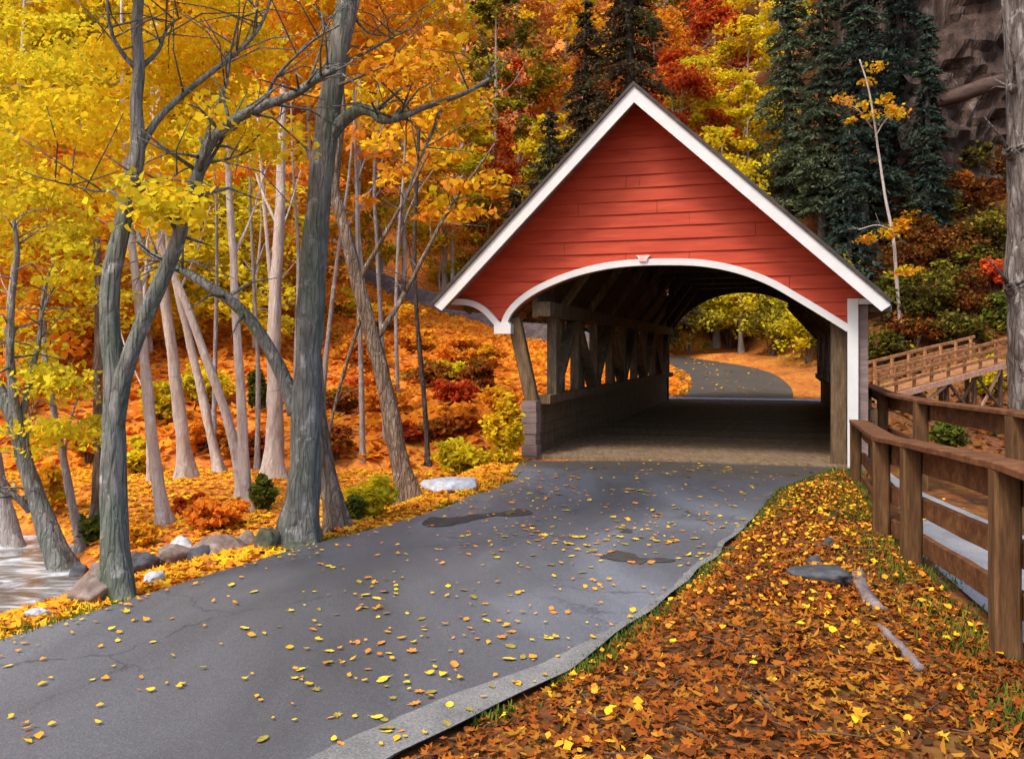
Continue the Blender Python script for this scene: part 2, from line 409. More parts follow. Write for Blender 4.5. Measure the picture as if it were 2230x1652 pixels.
M = {
    'ground': ground_mat(),
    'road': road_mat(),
    'shoulder': surface_mat('pale_gravel_edge', [(0.3, (0.13, 0.13, 0.13)), (0.7, (0.23, 0.225, 0.215))], 3, rough=0.9, bumps=0.5, bump_scale=70, world_space=True, fine=0.3),
    'patch': surface_mat('wet_dirt', [(0.3, (0.035, 0.03, 0.026)), (0.6, (0.06, 0.053, 0.046)), (0.75, (0.1, 0.095, 0.09))], 9, rough=0.6, bumps=0.4, bump_scale=40, world_space=True),
    'red': None,
    'white': surface_mat('white_paint', [(0.3, (0.55, 0.55, 0.55)), (0.65, (0.62, 0.62, 0.61))], 4, (1, 1, 1), 0.5, 0.12, 40, 0.4),
    'pinkwhite': surface_mat('pinkish_paint', [(0.35, (0.72, 0.36, 0.33)), (0.6, (0.78, 0.62, 0.6))], 14, (1, 1, 1), 0.6, 0.2, 40),
    'soffit': surface_mat('soffit_wood', [(0.3, (0.17, 0.10, 0.09)), (0.7, (0.27, 0.17, 0.155))], 4, (1, 1, 1), 0.8, 0.2, 20),
    'shingle': surface_mat('dark_shingle', [(0.3, (0.035, 0.028, 0.025)), (0.7, (0.08, 0.065, 0.055))], 5, (1, 1, 1), 0.85, 0.6, 14),
    'timber': wood('bridge_timber', (0.07, 0.045, 0.025), (0.125, 0.08, 0.043), (0.19, 0.125, 0.07), (5, 5, 0.8)),
    'darktimber': wood('dark_bridge_timber', (0.06, 0.046, 0.03), (0.11, 0.085, 0.055), (0.17, 0.13, 0.085), (4, 4, 1)),
    'deck': wood('bridge_planks', (0.11, 0.072, 0.042), (0.18, 0.125, 0.075), (0.26, 0.19, 0.12), (6, 0.8, 1)),
    'stub': surface_mat('grey_end_block', [(0.3, (0.14, 0.10, 0.09)), (0.7, (0.25, 0.19, 0.175))], 3, (1, 1, 6), 0.85, 0.6, 12),
    'fence': wood('fence_wood', (0.075, 0.028, 0.01), (0.125, 0.05, 0.018), (0.2, 0.09, 0.036), (2.5, 2.5, 2.5)),
    'fence_post': wood('fence_post_wood', (0.065, 0.03, 0.012), (0.11, 0.054, 0.022), (0.18, 0.092, 0.04), (7, 7, 0.7)),
    'ramp': wood('ramp_wood', (0.22, 0.09, 0.035), (0.33, 0.15, 0.06), (0.45, 0.24, 0.11), (2, 2, 2)),
    'rampedge': wood('pale_ramp_edge', (0.4, 0.2, 0.12), (0.52, 0.29, 0.19), (0.62, 0.4, 0.28), (2, 2, 2)),
    'trestle': wood('trestle_wood', (0.06, 0.032, 0.02), (0.11, 0.06, 0.035), (0.2, 0.12, 0.08), (4, 4, 1)),
    'walk': surface_mat('grey_walkway', [(0.3, (0.17, 0.175, 0.19)), (0.7, (0.29, 0.3, 0.325))], 2.2, (1, 1, 1), 0.65, 0.2, 60, world_space=True, fine=0.2),
    'bark_green': None,
    'water': None,
    'foam': surface_mat('stream_foam', [(0.35, (0.55, 0.55, 0.55)), (0.65, (0.85, 0.86, 0.88))], 6, (1, 3, 1), 0.6, 0.5, 20, world_space=True),
    'rock': surface_mat('brown_rock', [(0.25, (0.09, 0.065, 0.055)), (0.5, (0.2, 0.15, 0.125)), (0.75, (0.34, 0.28, 0.25))], 2.5, (1, 1, 1.6), 0.85, 0.8, 12, fine=0.3, dist=0.5),
    'rockpale': surface_mat('pale_rock', [(0.25, (0.27, 0.28, 0.31)), (0.55, (0.48, 0.5, 0.54)), (0.8, (0.62, 0.64, 0.68))], 3, (1, 1, 1.5), 0.75, 0.7, 14, fine=0.25),
    'rockdark': surface_mat('slate_rock', [(0.25, (0.028, 0.029, 0.032)), (0.55, (0.07, 0.073, 0.082)), (0.8, (0.17, 0.178, 0.2))], 3, (1, 1, 2), 0.8, 0.8, 14, fine=0.3),
    'rockmoss': surface_mat('mossy_rock', [(0.25, (0.05, 0.055, 0.035)), (0.55, (0.1, 0.11, 0.07)), (0.8, (0.17, 0.16, 0.11))], 3, (1, 1, 1), 0.9, 0.8, 14, fine=0.3),
    'cliff': surface_mat('cliff_rock', [(0.28, (0.02, 0.014, 0.011)), (0.45, (0.05, 0.029, 0.021)), (0.58, (0.075, 0.045, 0.034)), (0.72, (0.2, 0.165, 0.15))], 0.9, (1.2, 1, 0.3), 0.9, 1.0, 2.2, fine=0.35, dist=1.0, bump_d=0.3),
    'fall': surface_mat('falling_water', [(0.3, (0.2, 0.18, 0.17)), (0.7, (0.5, 0.48, 0.47))], 3, (3, 3, 0.3), 0.5, 0.5, 12),
    'wallstone': surface_mat('grey_wall_stone', [(0.3, (0.09, 0.075, 0.075)), (0.55, (0.15, 0.13, 0.13)), (0.75, (0.22, 0.2, 0.2))], 2.2, (1, 1, 2), 0.9, 0.7, 6, fine=0.3, world_space=True),
    'log': surface_mat('fallen_log_bark', [(0.3, (0.04, 0.022, 0.017)), (0.7, (0.1, 0.06, 0.045))], 2, (0.4, 3, 3), 0.9, 0.7, 12, fine=0.3),
    'root': surface_mat('grey_root', [(0.3, (0.12, 0.09, 0.085)), (0.7, (0.27, 0.23, 0.23))], 5, (1, 1, 1), 0.85, 0.7, 22, fine=0.3),
    'stem': surface_mat('twig_bark', [(0.3, (0.06, 0.04, 0.025)), (0.7, (0.13, 0.09, 0.06))], 5, rough=0.9),
}
def red_mat():
    m, nt, out = new_mat('red_siding')
    p = nt.nodes.new('ShaderNodeBsdfPrincipled')
    mp = coords(nt, (1.2, 1.2, 9), False)
    n1 = noise(nt, mp, 1.2, 5, 0.6, 0.3)
    r = ramp(nt, [(0.28, (0.32, 0.028, 0.009)), (0.5, (0.41, 0.042, 0.013)), (0.72, (0.47, 0.064, 0.022))])
    nt.links.new(n1.outputs[0], r.inputs[0])
    mp2 = coords(nt, (2.4, 2.4, 26), False)
    n2 = noise(nt, mp2, 1.0, 4, 0.7, 0.2)
    r2 = ramp(nt, [(0.0, (1, 1, 1)), (0.66, (1, 1, 1)), (0.74, (0.35, 0.3, 0.3))])
    nt.links.new(n2.outputs[0], r2.inputs[0])
    mm = nt.nodes.new('ShaderNodeMix'); mm.data_type = 'RGBA'; mm.blend_type = 'MULTIPLY'; mm.inputs[0].default_value = 0.8
    nt.links.new(r.outputs[0], mm.inputs[6]); nt.links.new(r2.outputs[0], mm.inputs[7])
    nt.links.new(mm.outputs[2], p.inputs['Base Color'])
    p.inputs['Roughness'].default_value = 0.62
    p.inputs['Specular IOR Level'].default_value = 0.3
    mp3 = coords(nt, (3, 3, 60), False)
    n3 = noise(nt, mp3, 1.0, 3, 0.6)
    b = bump(nt, n3.outputs[0], 0.3, 0.01)
    nt.links.new(b.outputs[0], p.inputs['Normal'])
    nt.links.new(p.outputs[0], out.inputs[0])
    return m
M['red'] = red_mat()

def bark(name, c0, c1, c2, moss=None, scale=1.0, crack=0.45):
    """bark: cracked vertical plates, lichen spots, optional green algae"""
    m, nt, out = new_mat(name)
    p = nt.nodes.new('ShaderNodeBsdfPrincipled')
    mp = coords(nt, (7 * scale, 7 * scale, 1.6 * scale), True)
    n1 = noise(nt, mp, 1.6, 6, 0.7, 0.6)
    r = ramp(nt, [(0.28, c0), (0.5, c1), (0.72, c2)])
    nt.links.new(n1.outputs[0], r.inputs[0])
    colr = r.outputs[0]
    if moss:
        mp2 = coords(nt, (1.7, 1.7, 0.8), True)
        n2 = noise(nt, mp2, 1.5, 6, 0.7)
        r2 = ramp(nt, [(0.45, (0, 0, 0)), (0.6, (0.8, 0.8, 0.8))])
        nt.links.new(n2.outputs[0], r2.inputs[0])
        colr = mixc(nt, r2.outputs[0], colr, moss)
    # pale lichen
    mp5 = coords(nt, (1, 1, 0.8), True)
    n5 = noise(nt, mp5, 5.5 * scale, 6, 0.75, 0.5)
    r5 = ramp(nt, [(0.57, (0, 0, 0)), (0.66, (0.75, 0.75, 0.75))])
    nt.links.new(n5.outputs[0], r5.inputs[0])
    colr = mixc(nt, r5.outputs[0], colr, tuple(min(0.62, x * 1.45 + 0.05) for x in c2))
    # cracks between plates
    mp3 = coords(nt, (24 * scale, 24 * scale, 4.2 * scale), True)
    wn = noise(nt, mp3, 0.35, 3, 0.6)
    ad = nt.nodes.new('ShaderNodeVectorMath'); ad.operation = 'MULTIPLY_ADD'
    ad.inputs[1].default_value = (2.2, 2.2, 2.2)
    nt.links.new(wn.outputs['Color'], ad.inputs[0]); nt.links.new(mp3.outputs[0], ad.inputs[2])
    vo = nt.nodes.new('ShaderNodeTexVoronoi'); vo.feature = 'DISTANCE_TO_EDGE'
    vo.inputs['Scale'].default_value = 0.8
    nt.links.new(ad.outputs[0], vo.inputs['Vector'])
    r4 = ramp(nt, [(0.0, (0.34, 0.32, 0.3)), (0.1, (0.85, 0.85, 0.85)), (0.3, (1.06, 1.06, 1.06))])
    nt.links.new(vo.outputs['Distance'], r4.inputs[0])
    # dark rings and knots across the stem
    mp4 = coords(nt, (2.2, 2.2, 9), True)
    n4 = noise(nt, mp4, 1.0, 4, 0.6)
    r6 = ramp(nt, [(0.0, (1, 1, 1)), (0.62, (1, 1, 1)), (0.72, (0.45, 0.43, 0.4))])
    nt.links.new(n4.outputs[0], r6.inputs[0])
    for rr_, f in ((r4, crack), (r6, 0.55)):
        mm = nt.nodes.new('ShaderNodeMix'); mm.data_type = 'RGBA'; mm.blend_type = 'MULTIPLY'; mm.inputs[0].default_value = f
        nt.links.new(colr, mm.inputs[6]); nt.links.new(rr_.outputs[0], mm.inputs[7])
        colr = mm.outputs[2]
    nt.links.new(colr, p.inputs['Base Color'])
    p.inputs['Roughness'].default_value = 0.92
    p.inputs['Specular IOR Level'].default_value = 0.12
    n3 = noise(nt, mp, 4.0, 5, 0.75)
    b = bump(nt, n3.outputs[0], 0.9, 0.03)
    sm = nt.nodes.new('ShaderNodeMapRange'); sm.inputs[2].default_value = 0.25
    nt.links.new(vo.outputs['Distance'], sm.inputs[0])
    b2 = bump(nt, sm.outputs[0], min(0.9, crack * 1.7), 0.03)
    nt.links.new(b.outputs[0], b2.inputs['Normal'])
    nt.links.new(b2.outputs[0], p.inputs['Normal'])
    nt.links.new(p.outputs[0], out.inputs[0])
    return m
BARK = {
    'green': bark('mossy_grey_bark', (0.10, 0.10, 0.092), (0.2, 0.2, 0.185), (0.32, 0.31, 0.3), (0.12, 0.155, 0.12), 1.0, 0.36),
    'brown': bark('brown_bark', (0.10, 0.07, 0.05), (0.22, 0.165, 0.12), (0.36, 0.29, 0.235)),
    'pale': bark('pale_pinkish_bark', (0.33, 0.26, 0.225), (0.5, 0.42, 0.37), (0.6, 0.54, 0.5), None, 1.0, 0.16),
    'grey': bark('grey_lilac_bark', (0.19, 0.16, 0.15), (0.31, 0.275, 0.26), (0.42, 0.385, 0.37), None, 1.0, 0.2),
    'dark': bark('dark_bark', (0.05, 0.04, 0.034), (0.09, 0.075, 0.066), (0.16, 0.135, 0.12)),
    'flaky': bark('flaky_grey_bark', (0.06, 0.047, 0.04), (0.14, 0.115, 0.1), (0.32, 0.29, 0.27), None, 0.8),
}
def water_mat():
    m, nt, out = new_mat('stream_water')
    p = nt.nodes.new('ShaderNodeBsdfPrincipled')
    mp = coords(nt, (1, 2.6, 1), True)
    n1 = noise(nt, mp, 1.3, 5, 0.65, 0.8)
    r = ramp(nt, [(0.34, (0.07, 0.055, 0.04)), (0.46, (0.16, 0.14, 0.12)), (0.54, (0.3, 0.32, 0.34)), (0.62, (0.62, 0.65, 0.68))])
    nt.links.new(n1.outputs[0], r.inputs[0])
    nt.links.new(r.outputs[0], p.inputs['Base Color'])
    p.inputs['Roughness'].default_value = 0.2
    b = bump(nt, n1.outputs[0], 0.5, 0.05)
    nt.links.new(b.outputs[0], p.inputs['Normal'])
    nt.links.new(p.outputs[0], out.inputs[0])
    return m
M['water'] = water_mat()

# ------------------------------------------------------------------ terrain
TH = math.radians(17)
AX, AY = math.sin(TH), math.cos(TH)             # along the bridge, away from the viewer
UX, UY = -math.cos(TH), math.sin(TH)            # across the bridge, to the left
OX, OY = 4.64, 12.1                             # foot of the white corner board
def B(u, v, z): return Vector((OX + u*UX + v*AX, OY + u*UY + v*AY, z))

LEFT_E = [(-3.75, 1.0), (-3.2, 4.0), (-2.81, 4.87), (-2.27, 6.1), (-1.72, 7.2), (-0.9, 8.55), (0.05, 11.0), (0.31, 13.42), (5.2, 29.4)]
RIGHT_E = [(-1.6, 1.0), (-0.75, 3.0), (-0.46, 3.49), (0.27, 4.4), (1.2, 6.1), (2.28, 8.4), (3.05, 10.2), (4.25, 11.9), (4.5, 12.2), (9.4, 28.0)]
FENCE = [(2.05, 2.3), (2.53, 4.58), (2.86, 6.44), (3.07, 7.5), (3.55, 9.1), (4.35, 11.7), (9.0, 27)]
def poly_x(P, y):
    return np.interp(y, [p[1] for p in P], [p[0] for p in P])
def S(a, b, t):
    t = np.clip((t - a) / (b - a), 0, 1)
    return t * t * (3 - 2 * t)
FAR_ROAD = [(5.5, 25.0, 0.0), (7.1, 29.0, 0.0), (8.4, 33.5, 0.35), (8.6, 38.0, 0.85), (6.5, 42.0, 1.35), (2.5, 44.2, 1.9), (-2.0, 45.2, 2.7), (-8.0, 46.5, 4.6), (-16, 48.5, 7.0)]
FR = np.array(catmull(FAR_ROAD, 8))
STREAM = np.array([(-6.4, 3.0), (-5.2, 6.2), (-5.0, 8.4), (-7.0, 11.0), (-12, 13.5), (-20, 15)])
def seg_dist(x, y, P):
    best = np.full(np.shape(x), 1e9)
    for a, b in zip(P[:-1], P[1:]):
        d = b[:2] - a[:2]
        t = np.clip(((x - a[0]) * d[0] + (y - a[1]) * d[1]) / (d @ d), 0, 1)
        best = np.minimum(best, np.hypot(x - a[0] - t * d[0], y - a[1] - t * d[1]))
    return best
def far_road(x, y):
    d = np.full(np.shape(x), 1e9); z = np.zeros(np.shape(x))
    for a, b in zip(FR[:-1], FR[1:]):
        dd = b[:2] - a[:2]
        t = np.clip(((x - a[0]) * dd[0] + (y - a[1]) * dd[1]) / (dd @ dd + 1e-9), 0, 1)
        q = np.hypot(x - a[0] - t * dd[0], y - a[1] - t * dd[1])
        zz = a[2] + t * (b[2] - a[2])
        z = np.where(q < d, zz, z); d = np.minimum(q, d)
    return d, z
def wob(x, y, s, a):
    return a * (np.sin(x * s + 1.3 * np.sin(y * s * 0.7)) * np.cos(y * s * 0.9 + 0.6) + 0.5 * np.sin(x * s * 2.3 + y * s * 1.7))
def terrain(x, y):
    x = np.asarray(x, float); y = np.asarray(y, float)
    v = (x - OX) * AX + (y - OY) * AY
    u = (x - OX) * UX + (y - OY) * UY
    # left: forest floor, stream channel, mound on the far bank
    dl = (poly_x(LEFT_E, y) - x) * 0.85
    ds = seg_dist(x, y, STREAM)
    floor = -0.62 - 0.45 * (1 - S(0.5, 1.5, ds)) + wob(x, y, 0.9, 0.05)
    hc = np.clip(2.3 + 0.36 * np.maximum(0, -x) - 0.12 * np.maximum(0, x), 0.9, 9)
    t = np.clip((y - 17.5) / 25.0, 0, 1) ** 0.75
    hill = -0.75 + (hc + 0.75) * t
    left = np.where(y < 17.5, floor - 0.13 * S(15, 17.5, y), hill + wob(x, y, 0.6, 0.12))
    wl = S(0.35, 1.7, dl)
    # right: bank, walkway shelf, ravine, hillside
    dr = x - poly_x(FENCE, y)
    rav = -1.7 + wob(x, y, 0.5, 0.15)
    up = np.maximum(0, (y - 33) + 0.35 * (x - 14))
    rise = np.maximum(rav, -1.7 + 0.78 * up + wob(x, y, 0.5, 0.25))
    wr = S(2.0, 4.6, dr)
    bank = 0.16 * np.exp(-((x - (poly_x(RIGHT_E, y) + poly_x(FENCE, y)) * 0.5) / 0.8) ** 2) * (1 - S(9, 11, y)) + 0.02
    bank = bank * S(0.0, 0.35, x - poly_x(RIGHT_E, y)) - 0.03
    z = np.where(x > poly_x(RIGHT_E, y), bank + 0.0 * x, -0.03)
    z = z * (1 - wl) + left * wl
    z = z * (1 - wr) + rise * wr
    # ravine under the bridge
    wb = S(0.4, 2.2, v) * (1 - S(12.5, 15.6, v)) * (1 - S(0.3, 2.5, np.maximum(u - 4.9, -0.6 - u)))
    z = z * (1 - wb) + (-2.0) * wb
    # far bank in the middle
    mid = np.clip((y - 29) / 14.0, 0, 1)
    cen = 0.0 + 1.5 * mid + wob(x, y, 0.6, 0.1)
    wc = S(14.5, 16.5, v) * S(2.0, 5.5, x - (y - 30) * 0.05) * (1 - S(11.5, 16, x))
    z = z * (1 - wc) + cen * wc
    # the wooded slope behind everything
    back = 2.6 + 0.78 * (y - 47) + 0.12 * np.maximum(0, -x)
    wk = S(45, 52, y + 0.0 * x)
    z = z * (1 - wk) + np.maximum(z, back + wob(x, y, 0.25, 0.6)) * wk
    z = np.minimum(z, 40)
    d, zr = far_road(x, y)
    w = 1 - S(1.9, 3.6, d)
    z = z * (1 - w) + (zr - 0.04) * w
    return z
def tz(x, y): return float(terrain(np.array([x]), np.array([y]))[0])

def P(px, py, depth):
    """the point at that depth seen at column px, row py of a 2230-wide picture"""
    return Vector(((px - CX) / F * depth, depth, CAM_H - (py - HY) / F * depth))
def hit(px, py, y0=3.0, y1=90.0):
    """where the line of sight meets the ground"""
    ys = np.linspace(y0, y1, 6000)
    zs = CAM_H - (py - HY) / F * ys
    g = terrain((px - CX) / F * ys, ys)
    k = np.argmax(zs <= g)
    if not (zs <= g).any(): k = -1
    return Vector(((px - CX) / F * ys[k], ys[k], g[k]))

def graded(lo, hi, mid0, mid1, fine, grow):
    a = list(np.arange(mid0, mid1, fine))
    s = fine; x = a[0]; left = []
    while x > lo: s *= grow; x -= s; left.append(x)
    s = fine; x = a[-1]; right = []
    while x < hi: s *= grow; x += s; right.append(x)
    return np.array(left[::-1] + a + right)
gx = graded(-75, 75, -8, 9, 0.14, 1.035)
gy = graded(-30, 110, 2.5, 15, 0.14, 1.03)
X, Y = np.meshgrid(gx, gy)
Z = terrain(X, Y) + NR.normal(0, 0.008, X.shape) * (np.abs(X) < 12)
nx, ny = len(gx), len(gy)
me = bpy.data.meshes.new('ground')
idx = np.arange(nx * ny).reshape(ny, nx)
fq = np.stack([idx[:-1, :-1], idx[:-1, 1:], idx[1:, 1:], idx[1:, :-1]], -1).reshape(-1, 4)
me.vertices.add(nx * ny)
me.vertices.foreach_set('co', np.stack([X, Y, Z], -1).astype(np.float32).ravel())
me.loops.add(len(fq) * 4); me.loops.foreach_set('vertex_index', fq.astype(np.int32).ravel())
me.polygons.add(len(fq))
me.polygons.foreach_set('loop_start', np.arange(0, len(fq) * 4, 4, dtype=np.int32))
me.polygons.foreach_set('loop_total', np.full(len(fq), 4, dtype=np.int32))
me.polygons.foreach_set('use_smooth', np.ones(len(fq), bool))
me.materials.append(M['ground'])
me.update(calc_edges=True)
tag(link_mesh('ground', me), kind='structure')

# road: a sheet between the two edges, slightly ragged
def strip(name, rows, m, kind='structure'):
    """rows: list of lists of points, equal length"""
    mb = MB(); n = len(rows[0])
    for r_ in rows: mb.v += [tuple(p) for p in r_]
    for i in range(len(rows) - 1):
        for j in range(n - 1):
            mb.f.append((i*n + j, i*n + j + 1, (i+1)*n + j + 1, (i+1)*n + j))
    o = mb.build(name, m, None, True)
    return tag(o, kind=kind)
rows = []
for y in np.arange(-14, 13.0, 0.12):
    if y < 1.0:
        a, b = -3.75 + (y - 1) * 0.55, -1.6 + (y - 1) * 0.45 + 0.3
        a, b = min(a, b - 3.0), b
    else:
        a, b = float(poly_x(LEFT_E, y)), float(poly_x(RIGHT_E, y))
    if y > 11.4: a, b = a - 0.12, b
    a += 0.06 * mnoise.noise(Vector((0, y * 1.7, 0))); b += 0.05 * mnoise.noise(Vector((5, y * 2.1, 0)))
    vv = (1 - S(12.3, 13.0, y)) if y > 12 else 1
    rows.append([(a + (b - a) * k / 8, y, 0.012) for k in range(9)])
# clip the road's far end to the bridge's threshold line
rr = []
for r_ in rows:
    q = []
    for (x, y, z) in r_:
        v = (x - OX) * AX + (y - OY) * AY
        if v > 0.02: x, y = x - AX * (v - 0.02), y - AY * (v - 0.02)
        q.append((x, y, z))
    rr.append(q)
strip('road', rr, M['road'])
rows = []
for k in range(len(FR)):
    a, b = FR[max(k - 1, 0)], FR[min(k + 1, len(FR) - 1)]
    d = (b - a)[:2]; d = d / np.linalg.norm(d)
    nrm = np.array((-d[1], d[0]))
    wv = 1.95
    if (FR[k][0] - OX) * AX + (FR[k][1] - OY) * AY < 16.3: continue
    rows.append([(FR[k][0] + nrm[0] * wv * s, FR[k][1] + nrm[1] * wv * s, FR[k][2] + 0.03) for s in (1, 0.5, 0, -0.5, -1)])
strip('far_road', rows, M['road'])
# pale gravel shoulder on the near right edge of the road
rows = []
for i, y in enumerate(np.arange(2.6, 9.0, 0.06)):
    b = float(poly_x(RIGHT_E, y)) + 0.05 * mnoise.noise(Vector((5, y * 2.1, 0)))
    w = 0.06 + 0.25 * float(1 - S(3.9, 5.2, y)) + 0.05 * mnoise.noise(Vector((9, y * 2.3, 0))) + 0.02 * mnoise.noise(Vector((2, y * 11, 0)))
    w = max(0.01, w * float(1 - S(8.0, 9.0, y)))
    rows.append([(b - w * (1 - k / 3), y, 0.017) for k in range(4)])
strip('road_shoulder', rows, M['shoulder'])
def ground_blot(name, outline, m, z=0.017):
    pts = [hit(px, py) for px, py in outline]
    q = catmull([tuple(p) for p in pts + pts[:1]], 6)[:-1]
    pts = [Vector(p) + Vector((0.035 * mnoise.noise(Vector((p[0] * 9, p[1] * 9, 1))) + 0.015 * mnoise.noise(Vector((p[0] * 40, p[1] * 40, 1))), 0.06 * mnoise.noise(Vector((p[0] * 9, p[1] * 9, 7))) + 0.02 * mnoise.noise(Vector((p[0] * 40, p[1] * 40, 9))), 0)) for p in q]
    mb = MB()
    c = sum(pts, Vector()) / len(pts)
    mb.add([(p.x, p.y, z) for p in pts], [tuple(range(len(pts)))])
    return tag(mb.build(name, m), kind='structure')
ground_blot('road_stain', [(918, 1150), (935, 1138), (965, 1137), (1005, 1134), (1060, 1128), (1105, 1123), (1128, 1117), (1145, 1120), (1160, 1128), (1128, 1133), (1080, 1134), (1040, 1140), (1010, 1148), (975, 1156), (940, 1158)], M['patch'])
ground_blot('road_stain', [(1308, 1227), (1322, 1216), (1345, 1212), (1372, 1215), (1380, 1223), (1402, 1227), (1440, 1228), (1476, 1233), (1440, 1237), (1408, 1236), (1390, 1242), (1375, 1236), (1340, 1234)], M['patch'])
ground_blot('road_stain', [(1345, 1168), (1360, 1164), (1378, 1165), (1372, 1170), (1355, 1171)], M['patch'])

# stream
rows = []
SC_ = np.array(catmull([(a, b, 0) for a, b in STREAM], 8))
for k in range(len(SC_)):
    a, b = SC_[max(k - 1, 0)], SC_[min(k + 1, len(SC_) - 1)]
    d = (b - a)[:2]; d = d / np.linalg.norm(d); nrm = np.array((-d[1], d[0]))
    rows.append([(SC_[k][0] + nrm[0] * s, SC_[k][1] + nrm[1] * s, -0.86 + 0.03 * mnoise.noise(Vector((SC_[k][0] * 3 + s * 4, SC_[k][1] * 3, 0)))) for s in np.linspace(1.5, -1.5, 13)])
strip('stream_water', rows, M['water'])

# ------------------------------------------------------------------ covered bridge
def UZ(px, py, v=0.0):
    """column and row to across (u) and height on the upright plane v metres behind the front of the bridge"""
    kx = (px - CX) / F
    ox, oy = OX + v * AX, OY + v * AY
    u = (kx * oy - ox) / (UX - kx * UY)
    y = oy + u * UY
    return u, CAM_H - (py - HY) / F * y

bridge = tag(empty('covered_bridge', (0, 0, 0)), 'red covered bridge with white-trimmed gable and arched portal over the road', 'covered bridge')
VL = 16.0                       # length
VF = -0.55                      # roof overhang in front
def bl(mb, u0, u1, v0, v1, z0, z1):
    """a box in bridge coordinates"""
    mb.hexa([B(u1, v0, z0), B(u0, v0, z0), B(u0, v1, z0), B(u1, v1, z0), B(u1, v0, z1), B(u0, v0, z1), B(u0, v1, z1), B(u1, v1, z1)])
def bbar(mb, p, q, w, h, up=(0, 0, 1), segs=1, jit=0):
    mb.bar(B(*p), B(*q), w, h, up, segs, jit)

# rake line on the fascia plane
apex = UZ(1380, 187, VF); tipL = UZ(947, 661, VF); tipR = UZ(1938, 659, VF)
def roof_z(u):                  # outer edge of the white rake boards
    if u > apex[0]: return apex[1] + (u - apex[0]) * (tipL[1] - apex[1]) / (tipL[0] - apex[0])
    return apex[1] + (u - apex[0]) * (tipR[1] - apex[1]) / (tipR[0] - apex[0])

# lower edge of the red wall
LOW = [UZ(*p) for p in [(915, 652), (960, 655), (1005, 658), (1035, 668), (1060, 686), (1080, 706), (1092, 722), (1102, 722), (1108, 700), (1120, 680), (1140, 662), (1170, 640), (1210, 620), (1260, 601), (1320, 586), (1380, 578), (1440, 576), (1510, 577), (1560, 584), (1605, 594), (1650, 609), (1690, 628), (1740, 657), (1790, 686), (1835, 714), (1849, 724)]]
LOW = sorted(LOW)
uR_step = UZ(1851, 720)[0]
zstep = UZ(1900, 657)[1]
def low_z(u):
    if u < uR_step: return zstep
    return float(np.interp(u, [p[0] for p in LOW], [p[1] for p in LOW]))

# clapboards
mb = MB()
us = sorted(set(list(np.linspace(tipR[0] + 0.05, tipL[0] - 0.05, 130)) + [q + e for q in np.linspace(0.35, 5.4, 12) for e in (0.0, 0.006)] + [apex[0], uR_step - 0.001, uR_step + 0.001] + [p[0] for p in LOW]))
pitch = 0.19
zb = 1.9
while zb < 5.6:
    z0, z1 = zb, zb + pitch
    dz = R.uniform(-0.003, 0.003)
    for a, b in zip(us[:-1], us[1:]):
        ha, hb = roof_z(a) - 0.06, roof_z(b) - 0.06
        la, lb = low_z(a + 1e-4), low_z(b - 1e-4)
        a0, a1 = max(z0, la), min(z1, ha); b0, b1 = max(z0, lb), min(z1, hb)
        if a1 - a0 < 1e-4 and b1 - b0 < 1e-4: continue
        if b - a < 0.0065 and R.random() < 0.06: continue          # butt joint between two lengths of board
        a1 = max(a0, a1); b1 = max(b0, b1)
        wob_ = 0.006 * mnoise.noise(Vector((a * 1.5, zb * 9, 3)))
        wob2 = 0.006 * mnoise.noise(Vector((b * 1.5, zb * 9, 3)))
        fa = lambda z: -0.020 * (1 - (z - z0) / pitch) 
        p = [B(a, fa(a0) + wob_, a0), B(b, fa(b0) + wob2, b0), B(b, fa(b1) + wob2, b1), B(a, fa(a1) + wob_, a1)]
        mb.add(p, [(0, 1, 2, 3)])
        if a0 == z0 and b0 == z0:
            mb.add([B(a, fa(a0) + wob_, a0), B(b, fa(b0) + wob2, b0), B(b, 0.012, b0 - 0.006), B(a, 0.012, a0 - 0.006)], [(3, 2, 1, 0)])
    zb += pitch
gable = mb.build('gable_wall', M['red'], bridge)
# its dark back
mb = MB()
for a, b in zip(us[:-1], us[1:]):
    la, lb = low_z(a + 1e-4), low_z(b - 1e-4)
    mb.add([B(a, 0.14, la), B(b, 0.14, lb), B(b, 0.14, max(lb, roof_z(b) - 0.1)), B(a, 0.14, max(la, roof_z(a) - 0.1))], [(3, 2, 1, 0)])
    mb.add([B(a, 0.0, la), B(b, 0.0, lb), B(b, 0.14, lb), B(a, 0.14, la)], [(0, 1, 2, 3)])
mb.build('gable_backing', M['darktimber'], bridge)

